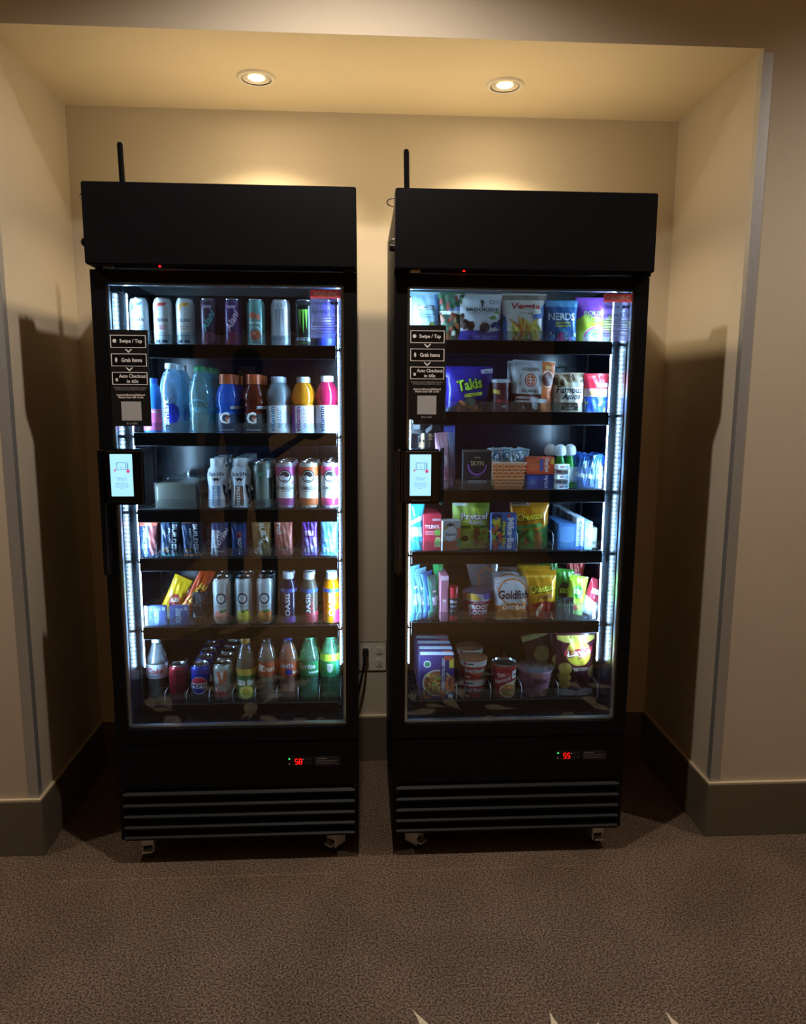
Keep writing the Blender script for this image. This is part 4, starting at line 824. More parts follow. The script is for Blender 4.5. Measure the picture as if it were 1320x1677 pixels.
# ---- right cooler, second shelf
gR2 = 'snack bags on the second shelf'
pouch('purple tortilla chip bag with lime lettering', .350, 'R', 1, .156, .150, .055, '37288a', [G([(-.5, 0), (.5, 0), (.5, .72), (.34, .2), (-.2, .2), (-.5, .1)], '1c1430'), G([(.3, .0), (.5, .0), (.5, .8), (.4, .5)], '141018'), T('Takis', .0, .60, .56, .26, '101018', rot=10, b=.07), T('Takis', -.01, .61, .54, .24, 'b8dc3c', rot=10, b=.03), G([(-.12, .40), (.26, .45), (.25, .38), (-.12, .33)], 'd8d834'), T('FUEGO', .06, .39, .28, .035, '1c1430', rot=4), G([(.24, .84), (.5, .86), (.5, .96), (.24, .93)], 'dfe2e8'), R(.3, .87, .46, .9, '5a5a70')]
      + sticks(50, 26, (-.24, .02, .24, .24), .13, .03, ['8a3a1c', 'b8602c', '5c2418', 'c8803c', '3c1a14'])+[E(0, .24, .12, .1, '4a5040')], seed=50, group=gR2, lean=-.03)
zz = SHZ['R'][1]
pr = thing('chip_canister', 'short dark red chip canister with white lid ring', 'chip canister', (.452, .05+.034, zz))
obj('canister_body', MB().lathe([(0, .001), (.0325, .001), (.0335, .003), (.0335, .098)], 32).mesh('canister_body', paint('5c2026', .35)), pr)
obj('canister_lid', MB().lathe([(.0335, .098), (.0352, .099), (.0352, .108), (.033, .110), (0, .109)], 32).mesh('canister_lid', paint('dfe4e4', .3, 0, .2)), pr)
obj('canister_print', print_mesh('canister_print', [G([(-.5, .8), (-.1, .74), (-.12, .62), (-.5, .66)], 'd0b040'), T('PRINGLES', .08, .40, .66, .1, 'c03a3a', b=.04), E(.1, .22, .12, .035, 'e0e0dc'), R(-.95, .02, .95, .05, '3a1418')], .067, .098, round_surf([(.0335, 0), (.0335, .1)], .0335), round_cuts([(0, 0)], .0335)), pr)
gg = pouch('white and orange jerky pouch with round orange emblem', .551, 'R', 1, .140, .170, .045, 'dcdcd8', [R(.18, 0, .5, 1, 'cf6a2c'), G([(-.5, .0), (.18, .0), (.18, .36), (-.5, .36)], '6a3430'), RING(-.1, .64, .16, .13, .0, 'c8602c', 2), E(-.1, .62, .15, .125, 'c8602c', 26), RING(-.1, .62, .12, .1, .1, 'ecece8', 26), R(-.11, .53, -.09, .71, 'ecece8'), R(-.19, .64, -.01, .655, 'ecece8'), R(-.19, .585, -.01, .6, 'ecece8'),
      T('GOLDEN', -.1, .83, .4, .06, '2c2c34', b=.03), T('ISLAND', -.1, .42, .4, .06, '2c2c34', b=.03), T('GOLDEN', -.34, .62, .05, .2, '2c2c34', rot=90), T('ISLAND', .13, .62, .05, .2, '2c2c34', rot=-90), R(-.42, .27, .1, .31, 'd8c8c0'), R(-.42, .2, .12, .24, 'd8c8c0'), R(-.1, .2, .34, .28, 'e4e0da'), E(.32, .66, .13, .13, '5a2c20'), RING(.32, .66, .16, .16, .1, 'e0dcd4'), E(.32, .88, .06, .05, 'e8b870'), R(-.44, .9, -.06, .96, 'b8bcc0'), RING(-.46, .92, .04, .035, .3, '44484c')]
      + blobs(52, 14, (-.44, .0, .14, .16), .085, ['4a241c', '5c2e22', 'd8d0c8', '3c1c16']), seed=51, group=gR2, top=.04, rough=.4, n=2, desc='white and orange jerky pouch', step=.05, roll=.04, rz=.05)
pouch('cream cookie bag with navy script lettering', .671, 'R', 1, .108, .132, .055, 'c8b494', [R(-.5, .66, .5, 1, 'b09a78')]+blobs(53, 12, (-.45, .72, .45, .95), .1, ['6a4a30', '7c5a3c', '54381f'])+[R(-.5, .28, .5, .66, 'dcd0b8'), T('Famous', 0, .58, .84, .17, '16243f', sh=.25, b=.03), T('Amos', .05, .42, .6, .16, '16243f', sh=.25, b=.03), R(-.24, .08, .28, .26, '4a3020'), T('CHOCOLATE CHIP', .02, .2, .42, .04, 'dcd0b8'), T('COOKIES', .02, .13, .3, .04, 'dcd0b8'), R(.1, .68, .5, .76, 'c4c8cc')], seed=52, group=gR2)
pouch('red and blue candy bag beside the right light strip', .760, 'R', 1, .084, .130, .04, 'c82a3c', [R(-.5, 0, .5, .42, '2a52b0'), R(-.5, .42, .5, .62, 'd8b8b8'), T('m&m', 0, .53, .6, .12, 'd8a82c', b=.04), R(.0, .66, .46, .76, 'dfe0e4')]+blobs(54, 10, (-.4, .05, .4, .4), .08, ['3a6ad0', '2448a0', '5a88e0', 'e0c040']), seed=53, group=gR2)
wr = thing('wire_rack', 'empty black wire rack behind the cookie bag', 'wire rack', (.69, .25, zz))
for k in range(4):
    obj('wire', MB().tube([(-.045+.03*k, 0, 0), (-.045+.03*k, 0, .155), (-.045+.03*k, .1, .165)], .0015, 6).mesh('wire', WIRE), wr)
obj('wire_rail', MB().tube([(-.05, 0, .155), (.05, 0, .155)], .002, 6).mesh('wire_rail', WIRE), wr)

# ---- right cooler, third shelf
z3 = SHZ['R'][2]
mc = thing('macaron_jar', 'clear jar of tan macarons tied with black ribbon', 'jar', (.212, .055+.032, z3))
obj('jar_wall', MB().lathe([(0, .002), (.029, .002), (.031, .006), (.031, .178), (.028, .184), (.0, .186)], 28).mesh('jar_wall', clear_mat('jar_plastic', 'f4f8fa', body=.02, refl0=.05, rough=.05)), mc)
mac = MB().lathe([(0, 0), (.017, .001), (.021, .006), (.02, .009), (.018, .0095), (.018, .0125), (.02, .013), (.021, .017), (.016, .022), (0, .024)], 20)
for k in range(7): obj('macaron', mac.mesh('macaron', paint(['b08a5c', 'c89a70', '9a7448'][k % 3], .7)), mc, (.002*(-1)**k, 0, -.001+.0258*k+.004), (0, .06*(-1)**k, 0))
obj('ribbon_band', MB().box(-.007, .007, -.0335, -.0315, .0, .183).mesh('ribbon_band', paint('101012', .4)), mc)
rb = MB()
for s in (-1, 1):
    pts = [(0, -.005, .186), (s*.02, -.012, .203), (s*.045, -.006, .203), (s*.05, .004, .190), (s*.025, .002, .186), (0, 0, .186)]
    for a, b in zip(pts, pts[1:]): rb.add([(a[0], a[1], a[2]-.008), (b[0], b[1], b[2]-.008), (b[0], b[1], b[2]+.008), (a[0], a[1], a[2]+.008)], [(0, 1, 2, 3)])
obj('ribbon_bow', rb.mesh('ribbon_bow', paint('101012', .4)), mc)
obj('ribbon_lettering', print_mesh('ribbon_lettering', [T('Sweet', 0, .5, .7, .7, 'd0d0c8', rot=-90)], .012, .06, flat), mc, (0, -.0337, .075))
pouch('pink care pouch beside the macaron jar', .270, 'R', 2, .05, .185, .03, 'd49aac', [E(0, .5, .3, .1, 'eac8d0'), R(-.3, .2, .3, .3, 'b87a90'), RING(.2, .06, .14, .035, .3, 'e8e0e4')], seed=60, stand=False, name='care_pouch', cat='pouch', y=.06, rz=.5, roll=-.06)
pouch('clear blue-edged pouch behind the pink pouch', .296, 'R', 2, .045, .205, .02, '5058c0', [R(-.36, .0, .36, .9, '8a90b8'), R(-.3, .1, .3, .3, 'b090a8')], seed=61, stand=False, name='care_pouch', cat='pouch', y=.095, rz=.5, roll=-.03)
carton('black box with purple crescent and gold lettering', .378, 'R', 2, .096, .128, .04, '17151a', [R(-.49, .96, .49, 1, '5a4c34'), RING(0, .62, .33, .27, .14, '8a50a8', 24, 180, 360), T('SKYN', 0, .66, .44, .12, 'c8b070', b=.0), T('ELITE', 0, .30, .22, .05, '6a6470'), R(-.3, .2, .34, .215, 'a8a4a8'), R(-.34, .16, .34, .175, 'a8a4a8'), R(-.3, .12, .2, .13, '6a6870'), R(-.1, .8, .1, .82, 'a89468')], rz=-.05, name='small_box', y=.06)
ob = thing('patterned_basket', 'orange basket with white wave pattern', 'basket', (.480, .05, z3))
m = MB(); w0, w1, d0, d1, hb_ = .046, .055, .07, .085, .09
def quadbox(m, w0, w1, d0, d1, h, t):
    V = lambda w, y0, y1, z: [(-w, y0, z), (w, y0, z), (w, y1, z), (-w, y1, z)]
    m.add(V(w0, 0, d0, 0)+V(w1, -.006, d1, h)+V(w1-t, -.006+t, d1-t, h)+V(w0-t, t, d0-t, t), [(3, 2, 1, 0)]+[(i, (i+1) % 4, 4+(i+1) % 4, 4+i) for i in range(4)]+[(4+i, 4+(i+1) % 4, 8+(i+1) % 4, 8+i) for i in range(4)]+[(8+i, 8+(i+1) % 4, 12+(i+1) % 4, 12+i) for i in range(4)]+[(12, 13, 14, 15)])
quadbox(m, w0, w1, d0, d1, hb_, .003)
obj('basket_wall', m.mesh('basket_wall', paint('d8742e', .5)), ob)
it = [R(-.52, .95, .52, 1, 'e8dccc')]
for r_ in range(7):
    for k in range(6):
        u = -.45+.18*k+(.09 if r_ % 2 else 0); it.append(RING(u, .12+.125*r_, .085, .055, .42, 'ecd8c0', 8, 0, 180))
obj('basket_print', print_mesh('basket_print', it, .1, .09, lambda u, v, o: (u*(1+.18*v/.09), -.006*v/.09-o, v), clip=(.5, (0, 1))), ob)
rr = random.Random(5)
for i in range(9):
    x = .480+(-.036+.036*(i % 3)); y = .062+.022*(i//3)
    lab = 'white and blue wipe packet ' + ['at left of the basket front', 'at middle of the basket front', 'at right of the basket front', 'at left of the basket middle', 'at centre of the basket', 'at right of the basket middle', 'at left of the basket back', 'at middle of the basket back', 'at right of the basket back'][i]
    pouch(lab, x, 'R', 2, .042, .122, .018, 'b9d0d4', [R(-.5, .55, .5, .6, '3a6a94'), E(0, .78, .34, .11, '2f5c8a'), E(0, .78, .2, .065, 'd8e4e4'), RING(0, .78, .42, .15, .08, '5a8a6a'), R(-.5, .92, .5, .95, '3a6a94')]+sticks(70+i, 8, (-.4, .6, .4, .95), .14, .03, ['3a6a94', '5a9a80', 'e4ecec']), y=y, z=z3+.012, roll=rr.uniform(-.25, .25)+(i % 3-1)*.12, lean=rr.uniform(-.1, .1), rz=rr.uniform(-.4, .4), seed=70+i, stand=False, name='wipe_packet', cat='packet', group='wipe packets in the orange basket')
carton('blue cold medicine box under the orange one', .583, 'R', 2, .090, .048, .04, '24388c', [T('NyQuil', .22, .5, .16, .86, 'dfe4f0', rot=-90, b=.04), R(-.45, .1, -.1, .9, '3c58b0'), E(-.28, .5, .1, .18, '5a90c8')], name='medicine_box')
carton('orange cold medicine box on top of the blue one', .583, 'R', 2, .092, .056, .04, 'd2562a', [T('DayQuil', .22, .5, .18, .86, 'f2ece4', rot=-90, b=.04), R(-.02, .2, .1, .9, '3c58a8'), R(.36, .6, .48, .9, 'd8c03c'), R(-.49, .0, .49, .12, 'c84a20'), R(-.46, .2, -.08, .9, 'd8683a')], z=z3+.0492, name='medicine_box')
for i, (x, y) in enumerate(((.628, .105), (.655, .085), (.692, .10))):
    lab = ['green scented oil bottle with white cap beside medicine boxes', 'green scented oil bottle with white cap in the middle', 'green scented oil bottle with white cap beside blue packets'][i]
    t = thing('oil_bottle', lab, 'bottle', (x, y, z3), group='green scented oil bottles')
    obj('bottle_body', MB().lathe([(0, .001), (.016, .001), (.018, .004), (.018, .075), (.014, .095), (.010, .105), (.010, .11)], 24).mesh('bottle_body', paint('2f9a3c', .1, 0, .4)), t)
    cp = MB().lathe([(.012, .107), (.019, .112), (.0205, .125), (.017, .138), (.008, .145), (0, .146)], 20).mesh('cap', paint('dfe8ec', .5, 0, .3)); obj('cap', cp, t)
    obj('label', MB().lathe([(.0185, .02), (.0185, .07)], 24).mesh('label', paint('e0e6e4', .5)), t)
for i in range(5):
    lab = ['lowest small white carton in front of the oil bottles', 'second small white carton from the bottom of the pile', 'middle small white carton in the pile before the oil bottles', 'fourth small white carton up the pile', 'topmost small white carton in front of the oil bottles'][i]
    carton(lab, .655+.004*(-1)**i, 'R', 2, .05, .0155, .024, 'd4d8d8', [R(-.3, .3, .1, .7, '8a5a70'), R(.15, .2, .4, .8, '6a8a9a')], y=.048, z=z3+.0165*i, rz=.4*(-1)**i, name='small_carton', group='small white cartons')
open_bin('clear acrylic bin full of blue packets', .752, .045, z3, .102, .16, .075)
for i in range(12):
    x = .752+(-.034+.0225*(i % 4)); y = .062+.045*(i//4)
    lab = ['first', 'second', 'third', 'fourth'][i % 4]+' blue packet from left, '+['front', 'middle', 'back'][i//4]+' row of clear bin'
    pouch(lab, x, 'R', 2, .034, .112, .014, '3568b8', [E(0, .7, .3, .12, '88b8e0'), R(-.4, .3, .4, .42, 'd8e4ee'), R(-.5, .9, .5, 1, '2450a0')], y=y, z=z3+.004, roll=rr.uniform(-.3, .3), lean=rr.uniform(-.1, .12), rz=rr.uniform(-.7, .7), seed=90+i, stand=False, name='sachet', cat='packet', group='blue packets in the clear bin')

# ---- right cooler, fourth shelf
z4 = SHZ['R'][3]
pouch('teal foil pouch at the far left of the fourth shelf', .178, 'R', 3, .062, .158, .04, '3aa0b0', [R(-.4, .3, .4, .5, '9ad8dc'), G([(-.4, .6), (.4, .75), (.4, .65), (-.4, .52)], 'b8e4e4'), R(-.3, .1, .3, .2, '2a7a94')], seed=100, group='bags on the fourth shelf', rough=.2, metal=.3)
carton('red pain relief box with white lettering', .234, 'R', 3, .060, .122, .034, 'b4283a', [T('TYLENOL', 0, .66, .84, .1, 'f0e4e4', b=.03), R(0, .82, .46, .88, 'd8b0b0'), R(-.4, .5, .2, .54, 'd88a94'), R(-.4, .44, .1, .47, 'd88a94'), G([(.1, .1), (.46, .1), (.46, .36), (.2, .38)], 'd8c08c'), E(.28, .22, .16, .1, '8ab05a'), R(.14, .42, .44, .58, '7aa848'), R(-.42, .1, -.1, .3, '9a2030')], n=3, desc='red pain relief box', name='medicine_box', group='red pain relief boxes', rz=.06)
carton('white and orange eye drop box with eye picture', .298, 'R', 3, .066, .100, .045, 'c9c2ba', [R(-.49, .0, .49, .34, 'd0623c'), R(.26, 0, .49, .75, 'd07a4a'), R(.3, .1, .49, .4, '4a9a68'), E(-.08, .58, .36, .27, 'dfe0de', 26), RING(-.08, .58, .38, .285, .06, '6a5a50', 26), T('Visine', -.08, .55, .6, .13, '22304c', b=.02), G([(-.36, .84), (-.1, .94), (.2, .86), (-.1, .80)], '6a5448'), E(-.1, .87, .07, .05, '2a2420'), R(-.46, .74, -.2, .8, 'c8b040')], rz=.28, name='medicine_box', y=.052)
pouch('lime green pretzel bag behind the eye drop box', .366, 'R', 3, .128, .160, .05, 'a2c03a', [R(-.49, .55, .1, 1, 'b4cc5c'), G([(.1, 1), (.5, 1), (.5, .5), (.3, .6)], '7a9a2c'), T('Pretzel', .08, .68, .74, .15, '4a2a4a', b=.1), T('Pretzel', .08, .685, .72, .13, 'f0ecec', b=.03), T('Buzzz', .12, .56, .4, .09, '3a1c38', b=.08, sh=.2), T('Buzzz', .12, .565, .38, .08, 'dcd4e0', b=.02, sh=.2), R(-.3, .44, -.02, .5, '4a6a1c'), R(.04, .44, .46, .5, '4a6a1c'), R(-.3, .1, -.02, .42, 'c8d060'), R(-.48, .9, -.1, .97, 'dfe4d8')]+blobs(101, 14, (.06, .04, .46, .4), .08, ['b07a2c', 'c8943c', '8a5a20'])+[E(-.16, .22, .09, .06, '6a5a1c')], y=.075, seed=101, group='bags on the fourth shelf', rough=.35)
carton('blue candy box with rainbow fruit and vertical lettering', .468, 'R', 3, .084, .124, .022, '2f6cb4', [G([(-.49, 0), (-.2, 0), (.0, .4), (-.1, .99), (-.49, .99)], '2a3050'), T('Mike\u00b7Ike', .28, .46, .26, .86, 'eef0f4', rot=-90, b=.05), T('Mega Mix', -.0, .42, .2, .72, 'd4cc38', rot=-90, b=.04)]+blobs(102, 22, (-.44, .05, -.12, .95), .11, ['d87a2c', 'c83c3c', '7aa83c', 'e0c040', 'b85a2c', '3a80c0'])+[G([(.1, .98), (.3, .98), (.2, .86)], 'c83c4c')], name='candy_box', rz=-.03)
pouch('orange and green cheese snack bag with black lettering', .560, 'R', 3, .134, .166, .06, 'c98a1e', [G([(-.5, .0), (.5, .0), (.5, .5), (.1, .36), (-.5, .42)], '2f7a34'), T('Cheetos', -.02, .66, .68, .17, '14100c', b=.1, rot=6), T('Cheetos', -.02, .665, .66, .15, 'e8d030', b=.03, rot=6), G([(-.4, .48), (.3, .54), (.3, .46), (-.4, .40)], '4a8a38'), R(-.5, .88, .0, .96, 'dcd4c0'), R(-.46, .895, -.1, .93, '54504a')]+sticks(103, 18, (-.36, .08, .36, .34), .15, .04, ['4a9a3c', '7a4a20', '2c5a24', 'a8682c', '3a7a30'], 1, .2, 2.9), seed=103, group='bags on the fourth shelf', rough=.2, y=.055, lean=-.04)
carton('pale blue translucent case at the front of a row', .680, 'R', 3, .060, .088, .026, '4a7fc4', [R(-.4, .1, .4, .9, '6a9ad4'), R(-.3, .3, .3, .34, 'a8c8e8')], n=5, desc='pale blue translucent case', name='toothbrush_case', group='pale blue cases on the fourth shelf', gap=.004)
carton('white medicine box with blue lettering at row front', .722, 'R', 3, .026, .108, .045, 'ccd6e0', [T('Cepacol', 0, .5, .5, .8, '3a5a9a', rot=-90, b=.02), R(-.49, .0, .49, .1, '3a62a8')], n=5, desc='white medicine box with blue lettering', name='medicine_box', group='white medicine boxes on the fourth shelf', gap=.008)
carton('light blue medicine box with round mark', .750, 'R', 3, .028, .095, .045, '88aed8', [RING(0, .6, .34, .14, .3, 'e4ecf2'), R(-.4, .1, .4, .3, 'b4cce4')], n=3, desc='light blue medicine box', name='medicine_box', group='light blue medicine boxes')
carton('long beige carton beside the right light strip', .776, 'R', 3, .028, .07, .25, '9c9480', [R(-.4, .2, .4, .3, '7a7464')], name='long_carton', y=.08)

# ---- right cooler, fifth shelf
z5r = SHZ['R'][4]
for i, (x, y, w_, h_, c, rz, lab) in enumerate(((.182, .06, .05, .19, '5aa4c4', .7, 'light blue care pouch at far left of fifth shelf'), (.205, .075, .052, .178, '7abccc', .75, 'pale teal care pouch second from left on fifth shelf'),
      (.228, .085, .05, .165, '4a84c8', .8, 'mid blue care pouch third from left on fifth shelf'), (.243, .09, .046, .15, '4aa088', .8, 'sea green care pouch fourth from left on fifth shelf'))):
    pouch(lab, x, 'R', 4, w_, h_, .022, c, [R(-.3, .3, .3, .5, 'b8dce4'), R(-.2, .6, .2, .64, 'dceef2'), E(0, .9, .06, .016, '1c3040')], y=y, rz=rz, seed=110+i, stand=False, name='care_pouch', cat='pouch', group='care pouches on the fifth shelf', rough=.25, roll=-.04)
pouch('bright green twisted-top bag behind the care pouches', .262, 'R', 4, .04, .19, .03, '2fae5c', [R(-.3, .3, .3, .4, '9ae0b0')], y=.11, rz=.3, seed=115, stand=False, name='care_pouch', cat='pouch', taper=.5, rough=.2)
carton('narrow pink carton beside the red tube', .277, 'R', 4, .026, .158, .05, 'b06878', [R(-.49, .9, .49, 1, 'e0b8c0'), R(-.3, .2, .3, .5, 'c88a98'), E(0, .45, .2, .03, 'ead0d6')], n=2, desc='narrow pink carton', name='narrow_carton', group='narrow pink cartons')
t = thing('lip_balm_tube', 'red and black tube standing beside the pink carton', 'tube', (.307, .066, z5r))
obj('tube_body', MB().lathe([(0, .001), (.0165, .001), (.017, .003), (.017, .08)], 32).mesh('tube_body', paint('1c1a1e', .3)), t)
obj('cap', MB().lathe([(.0172, .08), (.0178, .082), (.0178, .116), (.0165, .118), (0, .118)], 24).mesh('cap', paint('c02434', .3)), t)
obj('tube_print', print_mesh('tube_print', [R(-.95, .0, .95, .24, 'b02434'), T('Gillette', 0, .86, .8, .14, 'd8d8d8', b=.02), R(-.3, .6, .3, .7, '8a8a90'), R(-.4, .4, .4, .5, '5a5a60')], .034, .08, round_surf([(.017, 0), (.017, .08)], .017), round_cuts([(0, 0)], .017)), t)
tub('red cereal cup with white block lettering', .394, 'R', 4, .052, .043, .098, 'a02430', [R(-.95, .68, .95, .98, 'c8b8c4'), G([(-.6, .98), (-.2, .98), (.1, .72), (-.5, .72)], 'd8a838'), G([(.1, .98), (.6, .98), (.7, .74), (.2, .74)], '4a3a8c'), G([(-.9, .8), (-.5, .96), (-.6, .72)], 'b03a60'), T('FROOT\nLOOPS', 0, .38, .86, .36, 'f2ecec', b=.05), T("Kellogg's", -.02, .63, .4, .07, 'e8d8d8', sh=.3), R(-.5, .04, .5, .08, '6a141c')], lidmat=mat('cup_lid_foil', '8a7a9a', .2, .6, noise=.3, nscale=40))
def gold(): return [G([(-.5, .0), (.5, .0), (.5, .34), (.0, .42), (-.5, .32)], 'c8702c'), RING(.0, .66, .42, .3, .12, 'c87a3a', 30, -20, 250), T('Goldfish', .02, .60, .86, .2, '101420', b=.03, sh=.1), T('CHEDDAR', .04, .30, .66, .1, 'f2e0cc', b=.03), R(-.5, .0, .5, .06, 'd8a050')]+blobs(120, 7, (.2, .36, .46, .52), .05, ['d8903c', 'e0a850'])+[R(-.44, .84, -.14, .86, '9a9aa0')]
pouch('white and orange fish cracker bag at row front', .507, 'R', 4, .124, .146, .05, 'd4d4d4', gold(), y=.05, seed=120, n=2, desc='white and orange fish cracker bag', group='fish cracker bags', step=.075, name='cracker_bag', rough=.25, lean=-.03)
pouch('silver backed fish cracker bag leaning behind the cereal cup', .455, 'R', 4, .11, .185, .04, 'b4b6ba', [RING(.1, .6, .35, .25, .12, 'c87a3a', 24), R(-.3, .3, .3, .36, '6a6c70')], y=.17, seed=123, group='fish cracker bags', name='cracker_bag', roll=-.2, rough=.2, metal=.5)
pouch('yellow and red cheese puff bag with black lettering', .604, 'R', 4, .106, .168, .05, 'd89a20', [G([(-.5, .0), (.5, .0), (.5, .34), (.1, .40), (-.5, .3)], 'a8281e'), T('Cheetos', 0, .64, .8, .17, '14100c', b=.1, rot=8), T('Cheetos', 0, .645, .78, .15, 'e8d838', b=.03, rot=8), T('Puffs', .1, .48, .5, .1, '7a3a10', sh=.3, b=.03, rot=8), R(-.5, .86, .5, .9, 'e0b040')]+sticks(125, 10, (-.36, .06, .36, .28), .14, .05, ['d8602c', 'c03a24', 'e8c8a0', '8a1c18'], 1, .2, 2.9), y=.05, seed=125, n=2, desc='yellow and red cheese puff bag', group='cheese puff bags', step=.07, rough=.2, lean=-.03)
open_bin('clear acrylic bin of bright candy bags on fifth shelf', .722, .045, z5r, .142, .26, .062)
for lab, x, y, h_, c, its, rl, sd in (
    ('dark green candy bag at back left of the bin', .672, .15, .17, '3f7a2a', [E(0, .6, .3, .14, '8acc3c'), R(-.4, .2, .4, .3, '1c3a20')], -.12, 130),
    ('green and black candy bag at front left of bin', .685, .10, .15, '4a9a34', [E(0, .5, .34, .2, '1c1c20'), T('sour', 0, .5, .5, .12, 'a8e04a', b=.03)], .1, 131),
    ('dark red and orange candy bag at back right of bin', .735, .15, .175, 'a8362c', [G([(-.5, 0), (.5, 0), (.5, .5), (-.5, .35)], 'd87a30'), R(-.3, .6, .3, .7, 'e8c8b8')], .1, 132),
    ('yellow-green candy bag with red shapes at bin front', .718, .062, .135, 'a8c83a', [E(0, .6, .3, .16, '4aa03c'), T('SOUR', 0, .6, .5, .12, 'e8f0a0', b=.03)]+blobs(133, 8, (-.4, .05, .4, .4), .1, ['d8402c', 'e0a030', '3a8a3c']), .15, 133),
    ('red and white candy bag at right end of bin', .765, .065, .125, 'c83a4c', [G([(-.5, 0), (.5, 0), (.5, .3), (-.5, .5)], 'e0d4d8'), R(-.3, .6, .3, .74, 'eee0e4')], .38, 134)):
    pouch(lab, x, 'R', 4, .064, h_, .03, c, its, y=y, z=z5r+.012, roll=rl, lean=-.08, seed=sd, stand=False, name='candy_bag', rough=.2, group='candy bags in the clear bin')
for i in range(4):
    lab = ['first', 'second', 'third', 'fourth'][i]+' dark candy stick from left in the bin'
    pouch(lab, .664+.014*i, 'R', 4, .012, .075, .01, '1c2230', [R(-.3, .6, .3, .7, '5a8a4a')], y=.05, z=z5r+.004, seed=140+i, stand=False, name='candy_stick', group='dark candy sticks in the bin')

# ---- right cooler, bottom shelf
z6 = SHZ['R'][5]
def bens(): return [R(-.49, .0, .49, 1, '47306a'), E(.02, .38, .44, .30, 'c8b8a0', 26), E(.02, .38, .39, .265, '9a5a2c', 26), R(.1, .02, .27, .96, '2f2458'), T('STREET FOOD / CUISINE DE RUE', .185, .48, .09, .9, 'e0dce8', rot=-90, b=.03), E(.4, .36, .16, .18, 'd06a34'), T("Ben's", .40, .36, .13, .26, '2c1c3c', rot=-90, b=.03), E(-.28, .80, .11, .08, 'c8dcc8'), E(-.28, .80, .08, .055, '3f7a44'), R(.36, .72, .49, .94, 'd8c03c'), R(.2, .9, .46, .98, 'c8502c'), R(.34, .03, .46, .13, 'dcdce0')]+blobs(150, 34, (-.28, .2, .1, .56), .06, ['c8903c', 'a85a24', 'd8b060', '7a3a1c', '8a9a3c'], .8)+blobs(151, 8, (-.46, .0, .4, .16), .09, ['a84a34', '8a3a50', 'c8702c'])
carton('purple rice meal box with bowl picture at row front', .255, 'R', 5, .118, .160, .036, '47306a', bens(), n=4, desc='purple rice meal box with bowl picture', name='meal_box', group='rice meal boxes on the bottom shelf', sidei=[R(-.49, .0, .49, 1, 'd4dade'), R(-.3, .2, .3, .8, 'b8c4cc')], gap=.024, rz=-.05, top='d4dade')
def noodle(): return [R(-.95, .66, .95, .95, 'd8d4cc'), E(-.42, .82, .07, .1, 'b02c2c'), R(-.32, .78, -.05, .86, '4a4a48'), R(.2, .72, .55, .9, 'c4ccc4'), T('Bowl Noodle', .02, .45, .94, .25, '3a4a40', b=.06), T('Bowl Noodle', .02, .46, .92, .23, 'eceae4', b=.02, sh=.1), G([(.2, .0), (.9, .0), (.9, .4), (.5, .34)], '4a7a54'), R(-.46, .06, -.2, .16, 'e0c8b8')]
gN = 'red and green noodle cups on the bottom shelf'
nl = mat('noodle_lid', 'a06a4a', .3, .2, noise=.35, nscale=50)
tub('lower red noodle cup of the front stack', .383, 'R', 5, .049, .041, .068, 'b0342c', noodle(), group=gN, lidmat=nl, name='noodle_cup', cat='noodle cup')
tub('upper red noodle cup of the front stack', .384, 'R', 5, .049, .041, .068, 'b0342c', noodle(), z=z6+.0685, group=gN, lidmat=nl, name='noodle_cup', cat='noodle cup')
tub('lower red noodle cup of the rear stack', .388, 'R', 5, .049, .041, .068, 'b0342c', noodle(), y=.165, group=gN, lidmat=nl, name='noodle_cup', cat='noodle cup')
tub('upper red noodle cup of the rear stack', .388, 'R', 5, .049, .041, .068, 'b0342c', noodle(), y=.165, z=z6+.0685, group=gN, lidmat=nl, name='noodle_cup', cat='noodle cup')
t = thing('soup_can', 'red soup can with white script and bowl picture', 'can', (.490, .05+.0435, z6))
obj('can_wall', MB().lathe([(0, .001), (.041, .001), (.0425, .004), (.0425, .112)], 32).mesh('can_wall', paint('a8242c', .35, .1)), t)
obj('can_rim', MB().lathe([(.0425, .112), (.0445, .114), (.0445, .119), (.042, .120), (.040, .114), (0, .113)], 36).mesh('can_rim', SILVER), t)
obj('can_print', print_mesh('can_print', [T('Tim\nHortons', -.18, .66, .7, .3, 'f2e8e4', rot=18, sh=.2, b=.02), R(.28, .62, .62, .86, 'd4d8d0'), R(.34, .7, .56, .76, '5a6a5c'), G([(.02, .5), (.7, .58), (.7, .48), (.02, .42)], 'd8c8a0'), E(.14, .25, .40, .23, 'd4c4a8', 26), E(.14, .25, .34, .195, 'b87a38', 26)]+blobs(160, 18, (-.1, .12, .38, .38), .07, ['d8a860', '8a4a24', 'e0c890', 'c06a2c'], .78), .085, .112, round_surf([(.0425, 0), (.0425, .112)], .0425), round_cuts([(0, 0)], .0425)), t)
tub('wide pink noodle bowl with clear lid and maroon lettering', .604, 'R', 5, .067, .052, .095, 'a4707c', [R(-.95, .9, .95, .97, 'd8b4bc'), T('Buldak', .1, .62, .5, .22, '6a2434', b=.03), E(.3, .14, .24, .16, 'd0a888'), E(.3, .14, .18, .12, '8a4a34'), E(-.24, .06, .14, .14, 'b89080')], lidmat=clear_mat('bowl_lid_plastic', 'e8e2e4', body=.18, bodycol='c8b8bc', refl0=.07, rough=.08), name='noodle_bowl', cat='noodle bowl')
